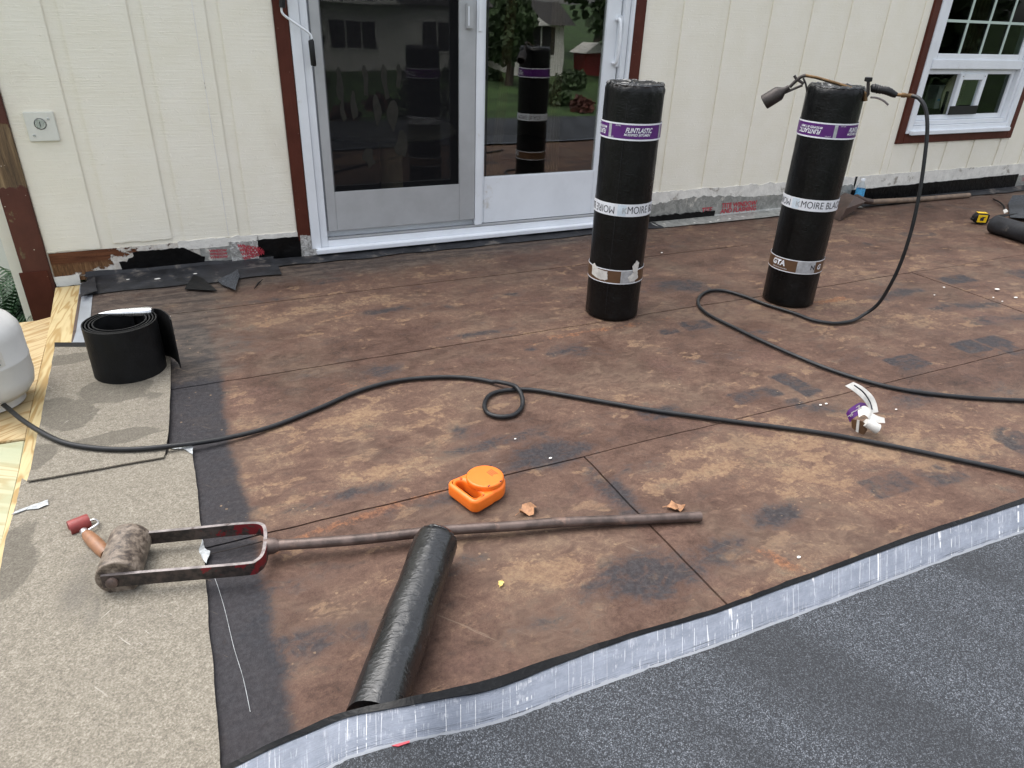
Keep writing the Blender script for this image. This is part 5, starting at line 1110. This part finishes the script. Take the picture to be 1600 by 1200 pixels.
th = MB().tube([G(327, 866, .012), G(370, 856, .02), G(410, 846, .012)], .0014, 5).build('wire', 'burnt_metal'); tag(th, 'thin dark wire lying inside the yoke of the iron roller', 'wire')
def leaf(px, py, s, rz, mat, label, seed):
    g = G(px, py, .006); vs = []; fs = []; n = 7
    for i in range(n):
        t = i/(n-1); wv = s*.36*math.sin(PI*min(1, t*.95+.04))*(1+.3*math.sin(i*2.5+seed))
        for j in (-1, -.5, 0, .5, 1): vs.append(Vector(((t-.5)*s, j*wv, .16*s*abs(j)*(.6+.4*math.sin(i*1.7+seed))+.1*s*math.sin(i*1.3+seed*2))))
    fs = [(i*5+j, i*5+j+1, i*5+6+j, i*5+5+j) for i in range(n-1) for j in range(4)]
    mb = MB().add([Matrix.Rotation(rz, 3, 'Z') @ v+g for v in vs], fs).tube([Matrix.Rotation(rz, 3, 'Z') @ Vector((x, 0, z))+g for x, z in ((-.5*s, .1*s), (-.75*s, .02*s))], .0012, 5)
    o = mb.build('dry_leaf', mat, smooth=30); return tag(o, label, 'leaf', 'fallen leaves')
leaf(825, 797, .06, .2, 'dry_leaf', 'curled pale brown leaf right of the orange case', 1.0); leaf(1056, 793, .052, -.4, 'dry_leaf', 'curled brown leaf lying behind the end of the pipe', 3.0); leaf(783, 911, .02, .9, 'yellow_leaf', 'tiny yellow leaf lying right of the narrow black roll', 5.0)
CH = [(1475, 449, 4), (1558, 452, 8), (1587, 465, 6), (1552, 465, 3), (1566, 471, 3), (1460, 461, 3), (1034, 395, 4), (1138, 456, 4), (246, 436, 9), (178, 435, 7), (200, 437, 5), (305, 428, 6), (262, 495, 8), (860, 716, 6), (805, 686, 4), (1110, 347, 5), (1122, 344, 6), (1140, 342, 5), (1160, 338, 6), (1180, 334, 5), (1420, 315, 5), (1580, 294, 6), (1085, 348, 4), (1282, 633, 5), (1291, 631, 5), (1248, 871, 7), (1400, 640, 4)]
for i, (px, py, s) in enumerate(CH):
    g = G(px, py, .0045 if py > 460 else .010); sz = s/FPX*(g-Vector(EYE)).length*.36; P = [g+Vector((sz*(1+.5*nz(i, k))*math.cos(k*1.05)*1.3, sz*(.8+.5*nz(k, i))*math.sin(k*1.05), 0)) for k in range(6)]
    o = MB().prism(P, (0, 0, .002)).build('paint_chip', 'white_paint', smooth=0); tag(o, ('small white paint chip on the dark flashing at the left wall foot' if px < 320 and py < 440 else 'small white paint chip right of the short black roll' if px < 320 else 'white paint chip in front of the foil tape by the wall' if px < 1200 and py < 350
        else 'white paint chip between the two standing rolls' if px < 1200 and py < 460 else 'white chip on the black stain by the orange case' if px < 900 else 'white chip on the roof beside the crumpled wrapper' if 1240 < px < 1430 and py > 600 else 'white paint chip by the wall at the far right' if py < 330 else 'white chip on the roof near the lap edge' if px < 1300 else 'white paint chip at the right end of the old roof'), 'paint chip', 'paint chips on the roof')

# ================================================================ YARD BEHIND THE CAMERA (seen mirrored in the glass) AND UNSEEN SIDE TREES
def zl(y): return -2.7 if y > -6 else -2.7+(-6-y)*.06
vs = []; fs = []; ys = [60, 8, -2, -6, -12, -20, -30, -45, -90, -160]; xs = [-160, -60, -20, -5, 5, 20, 60, 160]
for y in ys:
    for x in xs: vs.append((x, y, min(zl(y), 3.2)))
for i in range(len(ys)-1):
    for j in range(len(xs)-1): fs.append((i*8+j, i*8+j+1, i*8+9+j, i*8+8+j))
tag(MB().add(vs, fs).build('ground', 'grass', smooth=0), kind='structure', label='green lawn sloping up behind the roof')
mb = MB(); vs = []
for x in np.linspace(-70, 70, 20): vs += [(x, -7, zl(-7)+.03), (x, -13, zl(-13)+.03)]
tag(mb.add(vs, [(i*2, i*2+1, i*2+3, i*2+2) for i in range(19)]).build('road', 'asphalt', smooth=0), kind='structure')
def nhouse(x, y, wd, dp, h, rh, label):
    z = zl(y-2)-.4; o = empty('neighbour_house', (x, y, z)); tag(o, label, 'house', 'neighbouring houses')
    MB().box((-wd/2, -dp, 0), (wd/2, 0, h+.4)).build('wall', 'house_white', o, smooth=0)
    MB().prism([(-wd/2-.4, -dp-.4, h+.4), (-wd/2-.4, .5, h+.4), (-wd/2-.4, -dp/2, h+.4+rh)], (wd+.8, 0, 0)).build('roof', 'shingles', o, smooth=0)
    MB().prism([(-wd*.42, .9, h+.35), (wd*.02, .9, h+.35), (-wd*.2, .9, h+rh*.75)], (0, -dp*.5, 0)).build('gable', 'house_white', o, smooth=0)
    for xw in ((-wd*.2, wd*.28) if wd > 5 else (-.2,)):
        wn = MB().box((xw-1.1, .002, 1.1), (xw+1.1, .05, 2.5)).build('window', 'house_white', o, smooth=0)
        for k in range(3): MB().box((xw-1.05+k*.72, .052, 1.2), (xw-.40+k*.72, .06, 2.4)).build('pane', 'room_wall', wn, smooth=0)
nhouse(10.2, -27, 9.0, 8, 2.7, 2.2, 'pale neighbouring house with a front gable mirrored in the screen door'); nhouse(17.2, -26, 2.8, 3, 2.1, 1.0, 'small pale neighbouring house mirrored in the right glass pane')
shd = empty('garden_shed', (20.5, -26, zl(-26)-.1)); tag(shd, 'small red shed with pale roof mirrored in the right glass pane', 'shed')
MB().box((-.6, -1.2, 0), (.6, 0, 1.1)).build('wall', 'shed_red', shd, smooth=0); MB().prism([(-.8, .2, 1.1), (.8, .2, 1.1), (0, .2, 1.6)], (0, -1.6, 0)).build('roof', 'house_white', shd, smooth=0)
def tree(x, y, h, r, seed):
    R = random.Random(seed); z = zl(y); o = empty('tree', (x, y, z)); tag(o, 'leafy green tree in the yard, mirrored in the glass door or added unseen beside the roof', 'tree', 'trees in the yard')
    MB().tube([(0, 0, -.2), (.1, 0, h*.3), (.0, .1, h*.6), (.1, .1, h*.85)], [.22, .17, .11, .04], 8).build('trunk', 'bark', o)
    mb = MB()
    for k in range(2200):
        u_ = R.uniform(-1, 1); t = R.uniform(0, 2*PI); rr = r*(R.random()**.4)*(.75+.35*nz(math.cos(t)*2+seed, math.sin(t)*2, u_*2)); s = math.sqrt(1-u_*u_)
        p_ = Vector((rr*s*math.cos(t), rr*s*math.sin(t), h*.62+rr*u_*1.15)); a_ = Vector((R.gauss(0, 1), R.gauss(0, 1), R.gauss(0, 1))).normalized()*(.05*r+.09); b_ = a_.orthogonal().normalized()*(.04*r+.06)
        mb.add([p_-a_, p_+b_, p_+a_, p_-b_], [(0, 1, 2, 3)])
    mb.build('crown', 'foliage', o, smooth=0)
def shrub(x, y, r, seed, mat):
    R = random.Random(seed); o = empty('shrub', (x, y, zl(y))); tag(o, 'low garden shrub in the yard mirrored in the glass door', 'shrub', 'shrubs in the yard'); mb = MB()
    for k in range(420):
        u_ = R.uniform(-.2, 1); t = R.uniform(0, 2*PI); rr = r*(R.random()**.4)*(.8+.3*nz(math.cos(t)*2+seed, math.sin(t)*2, u_*2)); q = math.sqrt(max(0, 1-u_*u_))
        p_ = Vector((rr*q*math.cos(t), rr*q*math.sin(t), rr*u_*.9+.1)); a_ = Vector((R.gauss(0, 1), R.gauss(0, 1), R.gauss(0, 1))).normalized()*.11; b_ = a_.orthogonal().normalized()*.08
        mb.add([p_-a_, p_+b_, p_+a_, p_-b_], [(0, 1, 2, 3)])
    mb.build('foliage', mat, o, smooth=0); MB().tube([(0, 0, -.1), (0, 0, r*.5)], .05, 6).build('stem', 'bark', o)
simple('red_foliage', (.10, .035, .025), .7, var=.5, scale=2); simple('grey_foliage', (.10, .11, .085), .7, var=.5, scale=2)
rs_ = random.Random(5)
for i in range(22): shrub(rs_.uniform(4.5, 20), rs_.uniform(-25.5, -16), rs_.uniform(.5, 1.1), i+40, ['foliage', 'foliage', 'grey_foliage', 'red_foliage'][i % 4])
yard = [(-8, -30, 9, 3.6), (3.5, -33, 9, 3.6), (8.5, -38, 10, 4), (13.6, -34, 9, 3.5), (14.2, -23, 3.6, 1.5), (20.6, -24, 5, 2.2), (18, -34, 10, 4), (24, -32, 10, 4), (29, -30, 9, 4), (5.2, -24, 3, 1.4), (15.5, -30, 6, 2.6), (35, -34, 10, 4.2),
        (-16, -9, 8, 3.2), (-15, 2, 9, 3.6), (-13, 11, 9, 3.6), (21, -9, 8, 3.4), (21, 3, 9, 3.6)]  # side trees out of view, added to block low sky and darken the rolls
for i, (x, y, h, r) in enumerate(yard): tree(x, y, h, r, i+3)
